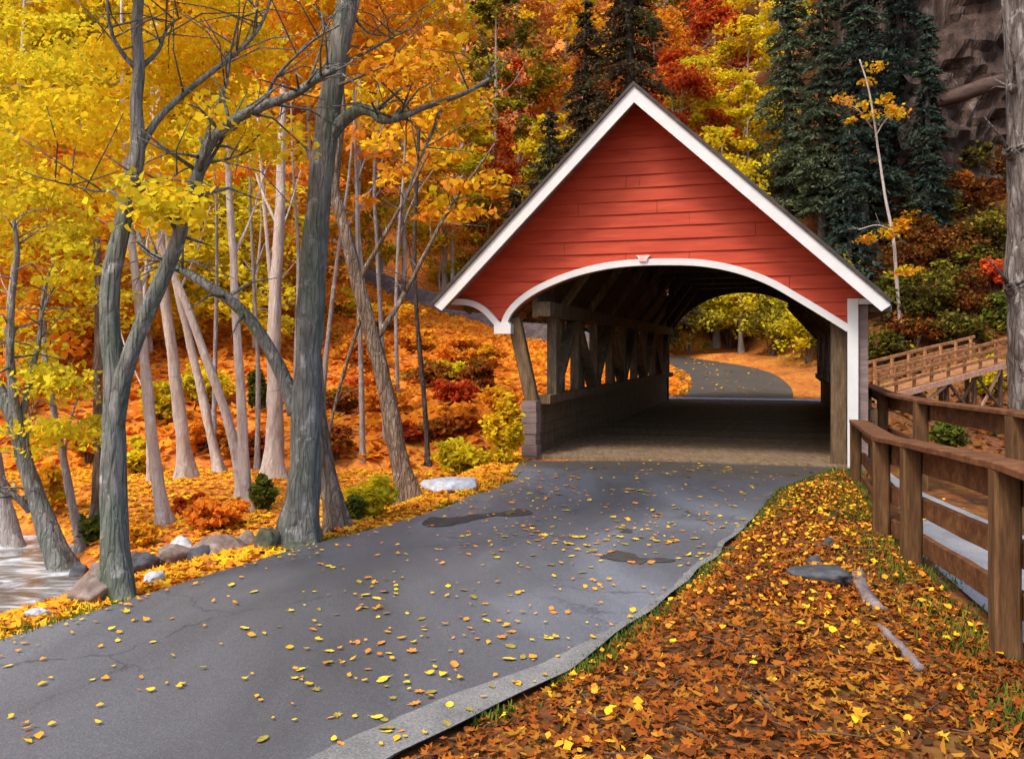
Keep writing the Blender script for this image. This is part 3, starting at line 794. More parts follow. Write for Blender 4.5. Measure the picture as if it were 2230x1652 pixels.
def ribbon(pts, w, v0, v1, closed_ends=True):
    """a flat board following a line in the front plane, w wide, from v0 (front) to v1 (back)"""
    mb = MB(); n = len(pts)
    L, Rr = [], []
    for i in range(n):
        a = np.array(pts[max(i - 1, 0)]); b = np.array(pts[min(i + 1, n - 1)]); c = np.array(pts[i])
        if 0 < i < n - 1:
            d1 = c - a; d1 /= np.linalg.norm(d1); d2 = b - c; d2 /= np.linalg.norm(d2)
            n1 = np.array((-d1[1], d1[0])); n2 = np.array((-d2[1], d2[0])); nn = n1 + n2; nn /= np.linalg.norm(nn)
            k = 1 / max(0.5, float(nn @ n1))
        else:
            d = b - a; d /= np.linalg.norm(d); nn = np.array((-d[1], d[0])); k = 1
        L.append(c + nn * w / 2 * k); Rr.append(c - nn * w / 2 * k)
    vs = []
    for l, r_ in zip(L, Rr):
        vs += [B(l[0], v0, l[1]), B(r_[0], v0, r_[1]), B(r_[0], v1, r_[1]), B(l[0], v1, l[1])]
    fs = []
    for i in range(n - 1):
        for j in range(4):
            k = (j + 1) % 4
            fs.append((i*4 + j, i*4 + k, (i+1)*4 + k, (i+1)*4 + j))
    fs += [(3, 2, 1, 0), tuple((n-1)*4 + j for j in range(4))]
    mb.add(vs, fs)
    return mb
def fixn(o):
    bm_ = __import__('bmesh').new(); bm_.from_mesh(o.data)
    __import__('bmesh').ops.recalc_face_normals(bm_, faces=bm_.faces); bm_.to_mesh(o.data); bm_.free()
    return o

# roof: two slabs with overhangs, underside of wood
ROOF = {}
for sgn, tip in ((1, tipL), (-1, tipR)):
    ue = tip[0] + 0.0
    mb = MB()
    th = 0.06
    a, e = apex, tip
    v0, v1 = VF - 0.03, VL + 0.4
    mb.hexa([B(a[0], v0, a[1] + 0.004), B(e[0], v0, e[1] + 0.004), B(e[0], v1, e[1] + 0.004), B(a[0], v1, a[1] + 0.004),
             B(a[0], v0, a[1] + th), B(e[0] + 0.05 * sgn, v0, e[1] + th - 0.04), B(e[0] + 0.05 * sgn, v1, e[1] + th - 0.04), B(a[0], v1, a[1] + th)])
    ROOF[sgn] = fixn(mb.build('roof', M['shingle'], bridge))
    mb = MB()                               # boarded soffit just under the shingles
    nb = 22
    for i in range(nb):
        f0, f1 = i / nb + 0.002, (i + 1) / nb - 0.002
        p0 = (a[0] + (e[0] - a[0]) * f0, a[1] + (e[1] - a[1]) * f0 - 0.035); p1 = (a[0] + (e[0] - a[0]) * f1, a[1] + (e[1] - a[1]) * f1 - 0.035)
        vv0, vv1 = VF + 0.05, VL + 0.35
        mb.hexa([B(p0[0], vv0, p0[1] - 0.03), B(p1[0], vv0, p1[1] - 0.03), B(p1[0], vv1, p1[1] - 0.03), B(p0[0], vv1, p0[1] - 0.03),
                 B(p0[0], vv0, p0[1]), B(p1[0], vv0, p1[1]), B(p1[0], vv1, p1[1]), B(p0[0], vv1, p0[1])])
    fixn(mb.build('soffit', M['soffit'], ROOF[sgn]))
# rafters under the soffit
for k in range(13):
    v = 0.6 + k * 1.22
    for sgn, tip in ((1, tipL), (-1, tipR)):
        mb = MB()
        f = 0.97
        mb.bar(B(apex[0], v, apex[1] - 0.16), B(apex[0] + (tip[0] - apex[0]) * f, v, apex[1] + (tip[1] - apex[1]) * f - 0.16), 0.09, 0.14, (0, 0, 1))
        mb.build('rafter', M['darktimber'], ROOF[sgn])

# white rake boards (fascia), mitred at the apex
RW = 0.165
def rake(sgn):
    tip = tipL if sgn > 0 else tipR
    d = np.array((tip[0] - apex[0], tip[1] - apex[1])); d /= np.linalg.norm(d)
    nrm = np.array((-d[1], d[0]))
    if nrm[1] > 0: nrm = -nrm               # pointing into the gable
    a0 = np.array(apex); t0 = np.array(tip)
    cut = RW / abs(d[0])                     # vertical cut at the apex
    q = [a0, a0 - np.array((0, cut)), t0 + nrm * RW * 0.9, t0 + nrm * RW * 0.1 + d * 0.03, t0]
    mb = MB()
    n = len(q)
    mb.add([B(p[0], VF, p[1]) for p in q] + [B(p[0], VF + 0.045, p[1]) for p in q],
           [tuple(range(n)), tuple(range(2*n - 1, n - 1, -1))] + [(i, (i + 1) % n, n + (i + 1) % n, n + i) for i in range(n)])
    return fixn(mb.build('rake_board', M['white'], ROOF[sgn]))
rake(1); rake(-1)

# white trim along the arch and the eaves returns
TW = 0.125
ar = [UZ(*p) for p in [(1099, 712), (1104, 694), (1116, 674), (1137, 653), (1168, 632), (1210, 612), (1260, 594), (1320, 580), (1380, 573), (1440, 571), (1510, 572), (1560, 578), (1605, 588), (1650, 603), (1690, 621), (1740, 650), (1790, 680), (1848, 716)]]
ar = [tuple(p) for p in catmull(ar, 3)]
fixn(ribbon(ar, 0.095, -0.075, 0.02).build('arch_trim', M['white'], gable))
el = [UZ(*p, -0.02) for p in [(958, 657), (990, 657), (1020, 659), (1044, 667), (1064, 682), (1080, 700), (1091, 712)]]
el = [tuple(p) for p in catmull(el, 3)]
fixn(ribbon(el, 0.09, -0.085, 0.0).build('eave_trim', M['white'], gable))
# block where the curves meet
mb = MB()
(u0, z0), (u1, z1) = UZ(1081, 727), UZ(1117, 706)
bl(mb, u1, u0, -0.12, 0.10, z0, z1)
bl(mb, u1 + 0.03, u0 - 0.03, -0.10, 0.08, z1, z1 + 0.03)
fixn(mb.build('bracket_block', M['white'], gable))
# keystone on the arch
mb = MB()
(ua, za), (ub, zb_) = UZ(1390, 571), UZ(1415, 557)
q = [(ua - 0.035, za), (ub + 0.035, za), (ub + 0.005, zb_ - 0.02), (ub - 0.02, zb_), (ua + 0.02, zb_), (ua - 0.005, zb_ - 0.02)]
mb.add([B(u, -0.10, z) for u, z in q] + [B(u, -0.02, z) for u, z in q], [tuple(range(6)), tuple(range(11, 5, -1))] + [(i, (i+1) % 6, 6 + (i+1) % 6, 6 + i) for i in range(6)])
fixn(mb.build('keystone', M['pinkwhite'], gable))
# white corner board, from eave return to ground
(cu0, cz0), (cu1, cz1) = UZ(1868, 1018), UZ(1845, 651)
mb = MB(); bl(mb, cu0, cu1, -0.09, 0.03, 0.02, cz1 + 0.0)
fixn(mb.build('corner_board', M['white'], bridge))
(hu0, hz0), (hu1, hz1) = UZ(1934, 662), UZ(1868, 651)
mb = MB(); bl(mb, hu0, cu0 - 0.003, -0.085, 0.02, hz0 - 0.0, hz1)
fixn(mb.build('eave_return', M['white'], bridge))
mb = MB(); bl(mb, hu0 - 0.05, cu0 - 0.003, 0.03, VL, hz0 - 0.10, hz0 - 0.02)
fixn(mb.build('eave_soffit', M['darktimber'], bridge))
# brown post behind the corner board and the side sheathing outside
mb = MB(); bl(mb, cu0 - 0.13, cu0 - 0.004, -0.02, 0.14, -0.25, hz0)
mb.build('side_post', M['stub'], bridge)
# portal posts and the lower left block
(lu, lz) = UZ(1157, 1003)
mb = MB()
for k in range(7):
    zz0 = -0.3 + 0.165 * k + (0.002 if k else 0); zz1 = -0.3 + 0.165 * (k + 1)
    j = R.uniform(-0.012, 0.012)
    bl(mb, lu - 0.10 + j, lu + 0.13 + j, -0.10 + j, 0.16, zz0, zz1 - 0.004)
fixn(mb.build('end_block', M['stub'], bridge))
mb = MB()
(pu0, pz0), (pu1, pz1) = UZ(1160, 878, 0.12), UZ(1120, 715, 0.12)
mb.bar(B(pu0, 0.12, 0.82), B(pu1, 0.12, pz1 + 0.15), 0.2, 0.16, (AX, AY, 0))
mb.build('portal_post', M['timber'], bridge)
mb = MB(); bl(mb, cu1 + 0.004, cu1 + 0.20, 0.15, 0.36, -0.1, 2.5)
fixn(mb.build('portal_post', M['timber'], bridge))
# deck: planks across, on two girders
WL, WR = lu - 0.06, -0.24          # faces of the side walls
mb = MB()
nv = 0.005
k = 0
while nv < VL + 0.3:
    w = 0.24 + R.uniform(-0.02, 0.02)
    dz = R.uniform(-0.004, 0.004)
    bl(mb, WR - 0.15, WL + 0.1, nv, nv + w - 0.008, -0.05, 0.035 + dz)
    nv += w
fixn(mb.build('deck', M['deck'], bridge))
for u in (0.35, WL - 0.35, WL / 2):
    mb = MB(); bl(mb, u - 0.15, u + 0.15, 0.1, VL, -0.52, -0.055)
    fixn(mb.build('girder', M['darktimber'], bridge))
for vv in (0.35, VL - 0.3):
    mb = MB(); bl(mb, -0.35, WL + 0.35, vv - 0.3, vv + 0.4, -2.4, -0.53)
    fixn(mb.build('abutment', M['rock'], bridge))
mb = MB(); bl(mb, WR - 0.15, WL + 0.1, VL + 0.32, VL + 1.3, -0.3, 0.06); fixn(mb.build('sill', M['rockpale'], bridge))
# side walls: solid skirt, trussed opening, boarding above
for side, u_in, u_out in (('l', WL, WL + 0.10), ('r', WR, WR - 0.10)):
    a, b = min(u_in, u_out), max(u_in, u_out)
    mb = MB()
    for i in range(5):
        bl(mb, a, b, 0.17, VL, -0.02 + 0.164 * i + 0.0025, -0.02 + 0.164 * (i + 1) - 0.0025)
    fixn(mb.build('skirt_wall', M['timber'], bridge))
    ztop = min(roof_z(u_in), roof_z(u_out)) - 0.1
    zo = 2.12
    mb = MB()
    i = 0
    v = 0.17
    while v < VL:
        bl(mb, a + 0.01, b - 0.01, v, min(VL, v + 0.246), zo, ztop); v += 0.25
    fixn(mb.build('upper_wall', M['darktimber'], bridge))
    cu = u_in - 0.09 if side == 'l' else u_in + 0.09
    mb = MB(); bl(mb, cu - 0.1, cu + 0.1, 0.17, VL, 0.80, 0.93); fixn(mb.build('truss_rail', M['timber'], bridge))
    mb = MB(); bl(mb, cu - 0.1, cu + 0.1, 0.17, VL, zo + 0.02, zo + 0.24); fixn(mb.build('truss_chord', M['darktimber'], bridge))
    for k in range(10):
        v = 0.75 + k * 1.6
        mb = MB(); bl(mb, cu - 0.075, cu + 0.075, v - 0.1, v + 0.1, 0.931, zo + 0.018)
        fixn(mb.build('truss_post', M['darktimber'], bridge))
        mb = MB()
        s = 1 if k % 2 == 0 else -1
        va, vb = (v + 0.11, v + 1.5) if s > 0 else (v + 1.5, v + 0.11)
        if max(va, vb) > VL - 0.1: continue
        if side == 'l': mb.bar(B(cu + 0.02, va, 0.94), B(cu + 0.02, vb, zo), 0.10, 0.2, (UX, UY, 0))
        else: mb.bar(B(cu, va, 0.94), B(cu, vb, zo), 0.10, 0.2, (UX, UY, 0))
        mb.build('truss_diagonal', M['darktimber'], bridge)
        if side == 'l':
            mb = MB(); bl(mb, a + 0.012, b - 0.012, v + 0.45, v + 0.62 + 0.3 * (k % 3 == 1), 0.8, zo); bl(mb, a + 0.012, b - 0.012, v + 0.98, v + 1.22, 0.8, zo)
            fixn(mb.build('wall_board', M['darktimber'], bridge))
# tie beams and braces under the roof
for k in range(8):
    v = 1.3 + k * 2.0
    mb = MB(); bl(mb, 1.6, WL - 0.25, v - 0.09, v + 0.09, 3.55, 3.73)
    fixn(mb.build('tie_beam', M['darktimber'], bridge))
    for (p, q) in (((WL - 0.02, 2.2), (WL - 1.0, 3.54)), ((WR + 0.06, 1.9), (0.75, 2.95))):
        mb = MB(); mb.bar(B(p[0], v, p[1]), B(q[0], v, q[1]), 0.12, 0.14, (AX, AY, 0))
        mb.build('knee_brace', M['timber'], bridge)
# far portal wall with an arched opening
mb = MB()
ul, ur, zs, zc = WL - 0.05, WR + 0.03, 1.75, 3.45
N = 26
for i in range(N):
    a = ur + (ul - ur) * i / N; b = ur + (ul - ur) * (i + 1) / N
    f = lambda u: zs + (zc - zs) * (max(0.0, 1 - abs((u - (ul + ur) / 2) / ((ul - ur) / 2)) ** 2.0)) ** 0.55
    za, zb_ = f(a), f(b)
    mb.hexa([B(a, VL - 0.05, za), B(b, VL - 0.05, zb_), B(b, VL + 0.05, zb_), B(a, VL + 0.05, za), B(a, VL - 0.05, roof_z(a) - 0.1), B(b, VL - 0.05, roof_z(b) - 0.1), B(b, VL + 0.05, roof_z(b) - 0.1), B(a, VL + 0.05, roof_z(a) - 0.1)])
bl(mb, ul, ul + 0.3, VL - 0.05, VL + 0.05, 0.0, roof_z(ul + 0.3) - 0.1)
bl(mb, ur - 0.2, ur, VL - 0.05, VL + 0.05, 0.0, roof_z(ur - 0.2) - 0.1)
fixn(mb.build('far_gable', M['darktimber'], bridge))

# ------------------------------------------------------------------ fences, walkway, ramp
def chain_len(Pl):
    return [0] + list(np.cumsum([math.hypot(b[0]-a[0], b[1]-a[1]) for a, b in zip(Pl[:-1], Pl[1:])]))
def rail_fence(label, posts, tops, boards, cap, pw=0.13, z0=None, lean=None):
    """posts: ground points; boards: list of (height of centre below the top, height of board)"""
    t = thing('rail_fence', label, 'fence', (posts[0][0], posts[0][1], 0))
    off = Vector((posts[0][0], posts[0][1], 0))
    for i, (x, y) in enumerate(posts):
        g = tz(x, y) if z0 is None else z0[i]
        j = min(i, len(posts) - 2)
        d = Vector((posts[j+1][0] - posts[j][0], posts[j+1][1] - posts[j][1], 0)).normalized()
        mb = MB(); mb.bar(Vector((x, y, g - 0.3)) - off, Vector((x + R.uniform(-.01, .01), y, tops[i])) - off, pw, pw, d, 4, 0.004)
        mb.build('post', M['fence_post'], t)
    for i in range(len(posts) - 1):
        a, b = Vector((*posts[i], tops[i])), Vector((*posts[i+1], tops[i+1]))
        d = (b - a); d.z = 0; d.normalize()
        n = Vector((-d.y, d.x, 0)) * -(pw * 0.5 + 0.022)        # boards on the far side of the posts
        for (dz, h) in boards:
            mb = MB(); mb.bar(a + n - Vector((0, 0, dz)) - off + d * 0.002, b + n - Vector((0, 0, dz)) - off - d * 0.002, 0.042, h, (0, 0, 1), 6, 0.004)
            mb.build('rail', M['fence'], t)
        if cap:
            mb = MB(); mb.bar(a + Vector((0, 0, 0.022)) - off + n * 0.35 + d * 0.002, b + Vector((0, 0, 0.022)) - off + n * 0.35 - d * 0.002, 0.2, 0.04, (0, 0, 1), 6, 0.003)
            mb.build('cap_rail', M['fence'], t)
    return t
rail_fence('brown plank fence with three rails along the near side of the grey walkway',
           [(1.95, 1.9), (2.55, 4.58), (2.90, 6.44), (3.04, 7.3), (4.22, 10.9)], [1.0, 0.99, 0.9, 0.86, 0.72],
           [(0.1, 0.17), (0.43, 0.14), (0.70, 0.14)], True)
rail_fence('lower brown fence with wide top plank on the far side of the walkway',
           [(4.2, 4.4), (4.52, 7.95), (4.75, 10.3), (5.35, 12.8), (6.6, 16.5)], [1.02, 1.02, 1.0, 0.98, 0.95],
           [(0.1, 0.19), (0.55, 0.14)], True, 0.15)
# walkway slab between them
rows = []
for y in np.arange(0.5, 17, 0.25):
    a = float(np.interp(y, [1.9, 4.58, 6.44, 7.3, 10.9, 17], [2.15, 2.72, 3.08, 3.24, 4.45, 6.4])); b = float(np.interp(y, [4.4, 7.95, 10.3, 12.8, 17], [4.12, 4.4, 4.62, 5.2, 6.6]))
    rows.append([(a + (b - a) * k / 5, y, 0.03) for k in range(6)])
strip('walkway', rows, M['walk'])

def footbridge():
    a, b = P(1905, 872, 27), P(2215, 786, 31)
    t = thing('footbridge_ramp', 'wooden footbridge ramp on trestles climbing right behind the fences', 'footbridge', (a.x, a.y, tz(a.x, a.y)))
    off = Vector(t.location)
    d = (b - a); dh = Vector((d.x, d.y, 0)).normalized(); n = Vector((-dh.y, dh.x, 0))     # n: away from the viewer
    W = 1.5
    mb = MB()
    N = 34
    for i in range(N):
        p, q = a.lerp(b, i / N + 0.0015) - off, a.lerp(b, (i + 1) / N - 0.0015) - off
        mb.hexa([p, q, q + n * W, p + n * W, p + Vector((0, 0, .06)), q + Vector((0, 0, .06)), q + n * W + Vector((0, 0, .06)), p + n * W + Vector((0, 0, .06))])
    fixn(mb.build('deck', M['ramp'], t))
    mb = MB(); mb.bar(a - off - n * 0.03 - Vector((0, 0, .03)), b - off - n * 0.03 - Vector((0, 0, .03)), 0.05, 0.2); mb.build('edge_beam', M['rampedge'], t)
    for s, w in ((0.03, 0), (W - 0.03, 1)):
        for i in range(9):
            p = a.lerp(b, (i + 0.2) / 8.6) - off + n * s
            mb = MB(); mb.bar(p + Vector((0, 0, 0.06)), p + Vector((0, 0, 0.86)), 0.09, 0.09, dh); mb.build('railing_post', M['ramp'], t)
        for h in (0.36, 0.62, 0.87):
            mb = MB(); mb.bar(a - off + n * (s - 0.07 + 0.14 * w) + Vector((0, 0, h)), b - off + n * (s - 0.07 + 0.14 * w) + Vector((0, 0, h)), 0.05, 0.1, (0, 0, 1), 6, 0.008); mb.build('railing', M['ramp'], t)
    for i in range(5):
        c = a.lerp(b, (i + 0.5) / 5)
        for s in (0.15, W - 0.15):
            p = c + n * s
            g = tz(p.x, p.y)
            mb = MB(); mb.bar(p - off - Vector((0, 0, 0.05)), Vector((p.x, p.y, g - 0.2)) - off, 0.13, 0.13, dh); mb.build('trestle_leg', M['trestle'], t)
        if i < 4:
            c2 = a.lerp(b, (i + 1.5) / 5)
            for s in (0.06,):
                p, q = c + n * s, c2 + n * s
                gp, gq = tz(p.x, p.y), tz(q.x, q.y)
                mb = MB(); mb.bar(p - off - Vector((0, 0, 0.15)), Vector((q.x, q.y, max(gq + .2, q.z - 1.6))) - off, 0.05, 0.11, dh); mb.build('cross_brace', M['trestle'], t)
                mb = MB(); mb.bar(q - off - Vector((0, 0, 0.15)) + n * .06, Vector((p.x, p.y, max(gp + .2, p.z - 1.6))) - off + n * .06, 0.05, 0.11, dh); mb.build('cross_brace', M['rampedge'] if i % 2 else M['trestle'], t)
footbridge()

# ------------------------------------------------------------------ leaves
def leaf_quads(C, size, up=0.5, aspect=0.62, fold=0.25, rng=NR, dirs=None):
    """C (N,3) leaf positions; size (N,) or float: returns (N,4,3) leaf-shaped folded quads"""
    n = len(C)
    size = np.broadcast_to(np.asarray(size, float), (n,))
    nrm = rng.normal(size=(n, 3)); nrm[:, 2] += up * 3 * np.sign(rng.random(n) - 0.1)
    nrm /= np.linalg.norm(nrm, axis=1, keepdims=True)
    d = rng.normal(size=(n, 3)) if dirs is None else dirs
    d = d - nrm * np.sum(d * nrm, 1, keepdims=True)
    d /= np.linalg.norm(d, axis=1, keepdims=True) + 1e-9
    s = np.cross(nrm, d)
    L = size[:, None]; W = (size * aspect * rng.uniform(0.75, 1.2, n))[:, None]
    f = (size * fold * rng.uniform(-0.4, 1, n))[:, None]
    a = C - d * L * 0.5
    c = C + d * L * 0.5 - nrm * f * 0.5
    b = C + s * W * 0.5 + nrm * f * 0.4 - d * L * 0.06
    e = C - s * W * 0.5 + nrm * f * 0.4 - d * L * 0.06
    return np.stack([a, b, c, e], 1)

OVAL = np.array([(-0.5, 0), (-0.28, 0.3), (0.08, 0.42), (0.32, 0.2), (0.55, 0), (0.32, -0.2), (0.08, -0.42), (-0.28, -0.3)])
MAPLE = np.array([(-0.45, 0), (-0.42, 0.42), (-0.12, 0.22), (0.1, 0.58), (0.2, 0.2), (0.6, 0), (0.2, -0.2), (0.1, -0.58), (-0.12, -0.22), (-0.42, -0.42)])
def leaf_faces(C, size, up=0.5, shape=OVAL, curl=0.25, rng=NR):
    """like leaf_quads, with a drawn outline and a curled blade"""
    n = len(C)
    size = np.broadcast_to(np.asarray(size, float), (n,))
    nrm = rng.normal(size=(n, 3)); nrm[:, 2] += up * 3
    nrm /= np.linalg.norm(nrm, axis=1, keepdims=True)
    d = rng.normal(size=(n, 3))
    d = d - nrm * np.sum(d * nrm, 1, keepdims=True)
    d /= np.linalg.norm(d, axis=1, keepdims=True) + 1e-9
    s = np.cross(nrm, d)
    o = shape[None] * rng.uniform(0.8, 1.2, (n, len(shape), 1)) * size[:, None, None]
    w = rng.uniform(0.7, 1.15, n)[:, None]
    a, b = o[..., 0], o[..., 1] * w
    cu = (curl * rng.uniform(-0.5, 1.3, n) / size)[:, None]
    cv = (curl * rng.uniform(-0.3, 1.6, n) / size)[:, None]
    h = cu * a * a + cv * b * b
    return C[:, None, :] + d[:, None, :] * a[..., None] + s[:, None, :] * b[..., None] + nrm[:, None, :] * h[..., None]

def clump_points(cs, rad, n, rng=NR):
    """n points round each centre in flattened clumps"""
    cs = np.asarray(cs, float)
    p = rng.normal(size=(len(cs), n, 3))
    p /= np.linalg.norm(p, axis=2, keepdims=True)
    p *= (rng.random((len(cs), n, 1)) ** 0.5)
    rad = np.asarray(rad, float)
    if rad.ndim == 1: rad = np.broadcast_to(rad, (len(cs), 3))
    k = rng.uniform(0.6, 1.25, (len(cs), 1, 1))
    return (cs[:, None, :] + p * rad[:, None, :] * k).reshape(-1, 3)

# ---- forest trees for the slopes: a few shapes, each with trunk, limbs and an open clumpy crown
def crown_shape(seed, H, crown_lo, rx, n_clump, n_leaf, leaf, taper=0.5):
    rg = np.random.default_rng(seed)
    cs = []
    while len(cs) < n_clump:
        t = rg.random()
        z = crown_lo + (H - crown_lo) * t
        rr = rx * (math.sin(PI * min(1, t * 0.85 + 0.12)) ** 0.7) * (1 - taper * t * 0.4)
        a = rg.random() * 2 * PI
        q = rr * (0.35 + 0.65 * rg.random() ** 0.5)
        cs.append((math.cos(a) * q, math.sin(a) * q, z))
    cs = np.array(cs)
    pts = clump_points(cs, (0.85, 0.85, 0.36), n_leaf, rg)
    return cs, leaf_quads(pts, leaf * rg.uniform(0.7, 1.3, len(pts)), 0.5, 0.62, 0.25, rg)
def trunk_mb(seed, H, r0, cs, n_limb):
    rg = random.Random(seed)
    mb = MB()
    pts = [(0, 0, -0.5)]
    x = y = 0
    for k in range(1, 8):
        x += rg.uniform(-.12, .12); y += rg.uniform(-.12, .12)
        pts.append((x, y, H * 0.93 * k / 7))
    pts = catmull(pts, 3)
    n = len(pts)
    mb.tube(pts, [max(0.02, r0 * (1 + 0.7 * math.exp(-max(0, p[2]) * 2.5)) * (1 - 0.85 * k / n)) for k, p in enumerate(pts)], 8, 0.12, seed)
    for i in range(n_limb):
        c = cs[rg.randrange(len(cs))]
        zr = max(0.25 * H, c[2] - 0.45 * math.hypot(c[0], c[1]) - 0.6)
        k = min(n - 3, max(2, int(zr / (H * 0.93) * n)))
        p0 = np.array(pts[k]); p2 = np.array(c); p1 = (p0 + p2) / 2 + np.array((0, 0, -0.15 * np.linalg.norm(p2 - p0)))
        q = catmull([p0, p1, p2], 3)
        rr = r0 * (1 - 0.8 * k / n) * 0.45
        mb.tube(q, [max(0.012, rr * (1 - 0.8 * j / len(q))) for j in range(len(q))], 5)
    return mb
SHAPES = []
for sd, (H, lo, rx, nc, nl, lf) in enumerate([(12, 3.6, 3.0, 62, 80, 0.27), (13.5, 5.0, 2.7, 62, 80, 0.27), (10, 1.6, 2.8, 62, 80, 0.26), (6, 0.6, 2.0, 44, 70, 0.2)]):
    cs, Q = crown_shape(100 + sd, H, lo, rx, nc, nl, lf)
    tm = {}
    SHAPES.append((H, cs, Q, tm, sd))
CROWN_ME = {}
TRUNK_ME = {}
def far_tree(x, y, shape, colour, s=1.0, barkk='pale', name='autumn_tree', label=None, group=None, cat='tree', rz=None, sz=1.0):
    H, cs, Q, tm, sd = SHAPES[shape]
    key = (shape, colour)
    if key not in CROWN_ME: CROWN_ME[key] = quads_mesh('crown', Q, LEAF[colour])
    kt = (shape, barkk)
    if kt not in TRUNK_ME:
        o = trunk_mb(200 + sd, H, 0.15 if shape < 3 else 0.06, cs, 12).build('trunk', BARK[barkk], None, True)
        TRUNK_ME[kt] = o.data
        bpy.data.objects.remove(o)
    t = thing(name, label, cat, (x, y, tz(x, y)), R.uniform(0, 6.28) if rz is None else rz, group)
    t.scale = (s, s, s * sz)
    link_mesh('trunk', TRUNK_ME[kt], t)
    link_mesh('crown', CROWN_ME[key], t)
    return t

# the background wood, laid out by column, distance and colour
CN = {'yellow': 'yellow', 'lime': 'lime green', 'amber': 'amber', 'orange': 'orange', 'red': 'red', 'rust': 'rusty brown', 'olive': 'olive green', 'pink': 'pinkish orange'}
WOOD = []
rw = random.Random(5)
def put(px, depth, shape, colour, s=1.0, barkk='pale'):
    WOOD.append((px, depth, shape, colour, s, barkk))
# back rows fill the slope to the top of the picture
for depth, step, s in ((62, 120, 1.15), (52, 120, 1.1), (45, 150, 1.05)):
    px = -120 + rw.uniform(0, 60)
    while px < 1290:
        if px < 330: c = rw.choice(['yellow', 'yellow', 'lime', 'olive'])
        elif px < 760: c = rw.choice(['amber', 'amber', 'orange', 'yellow'])
        elif px < 1020: c = rw.choice(['amber', 'orange', 'lime', 'pink'])
        else: c = rw.choice(['lime', 'olive', 'pink', 'yellow'])
        if depth != 45 or px < 820: put(px, depth + rw.uniform(-2.5, 2.5), rw.choice([0, 1, 2]), c, s * rw.uniform(0.9, 1.15))
        px += step * rw.uniform(0.8, 1.2)
# the middle row on the forest floor's far side
for px, d, sh, c, s in [(-90, 30, 2, 'yellow', 1.0), (30, 27, 0, 'lime', 1.0), (150, 33, 2, 'yellow', 1.05), (255, 29, 1, 'yellow', 1.0), (350, 35, 2, 'amber', 1.0), (455, 31, 1, 'amber', 1.0), (560, 36, 0, 'orange', 1.0),
                        (665, 33, 1, 'amber', 0.95), (790, 37, 1, 'orange', 0.95), (880, 43, 1, 'amber', 0.95), (985, 49, 1, 'lime', 0.9), (1075, 52, 2, 'red', 0.8), (1130, 58, 2, 'red', 0.95), (1190, 50, 2, 'olive', 0.85),
                        (430, 26, 3, 'lime', 1.0), (330, 24, 3, 'yellow', 0.9), (560, 25, 3, 'lime', 0.95), (650, 28, 3, 'orange', 0.9), (120, 22, 3, 'orange', 0.95), (20, 20, 3, 'lime', 1.0), (230, 23, 3, 'amber', 0.9),
                        (700, 36, 3, 'amber', 0.8), (520, 29, 3, 'yellow', 0.9), (390, 31, 3, 'lime', 1.0), (280, 27, 3, 'orange', 0.9), (960, 50, 3, 'lime', 0.9), (1060, 50, 3, 'olive', 0.9), (1120, 49, 3, 'rust', 1.0), (610, 34, 3, 'lime', 0.9), (70, 25, 3, 'yellow', 1.0), (180, 26, 3, 'lime', 1.05), (300, 31, 3, 'yellow', 1.1), (360, 28, 3, 'lime', 0.95), (480, 33, 3, 'yellow', 1.1), (600, 30, 3, 'amber', 1.0), (-40, 23, 3, 'amber', 1.0), (400, 36, 2, 'lime', 0.95), (520, 40, 2, 'yellow', 1.0), (700, 41, 2, 'amber', 0.95), (830, 44, 2, 'yellow', 0.9)]:
    put(px, d, sh, c, s)
# behind the roof: red and yellow maples
for px, d, sh, c, s in [(1475, 50, 0, 'red', 1.1), (1540, 56, 0, 'red', 1.2), (1560, 47, 2, 'yellow', 1.15), (1625, 50, 2, 'yellow', 1.2), (1500, 52, 0, 'lime', 1.0), (1620, 53, 0, 'yellow', 1.1), (1500, 64, 0, 'orange', 1.2), (1590, 66, 0, 'amber', 1.3), (1660, 62, 1, 'orange', 1.2), (1740, 66, 0, 'yellow', 1.15),
                        (1615, 45, 2, 'lime', 0.85), (1440, 56, 0, 'orange', 1.1), (1690, 55, 0, 'yellow', 1.1), (1340, 58, 0, 'pink', 1.1), (1260, 56, 0, 'amber', 1.1), (1230, 66, 0, 'yellow', 1.3), (1160, 68, 0, 'pink', 1.3), (1470, 74, 0, 'red', 1.4), (1550, 76, 0, 'amber', 1.4), (1640, 76, 0, 'orange', 1.4), (1380, 76, 0, 'pink', 1.4), (1290, 75, 0, 'lime', 1.4), (1730, 76, 0, 'yellow', 1.4), (1810, 72, 0, 'olive', 1.3), (1890, 62, 0, 'rust', 1.2), (1930, 55, 2, 'olive', 1.1), (1960, 66, 0, 'rust', 1.3), (2240, 52, 0, 'rust', 1.1), (1820, 64, 0, 'orange', 1.1), (1400, 66, 1, 'olive', 1.2), (1310, 62, 1, 'lime', 1.15)]:
    put(px, d, sh, c, s, 'grey')
SIDE = {}
for (px, d, sh, c, s, bk) in WOOD:
    x = (px - CX) / F * d
    if sh == 3: nm, what = 'young_tree', 'bushy young %s tree low under the wood behind the grey trunks' % CN[c]; g = 'young trees under the wood'
    elif px < 1250: nm, what = 'autumn_tree', 'tall %s tree massed on the wooded slope left of the bridge' % CN[c]; g = 'trees on the slope left of the bridge'
    else: nm, what = 'autumn_tree', 'tall %s tree on the slope behind the red gable' % CN[c]; g = 'trees behind the gable'
    far_tree(x, d, sh, c, s, bk, nm, what, g)

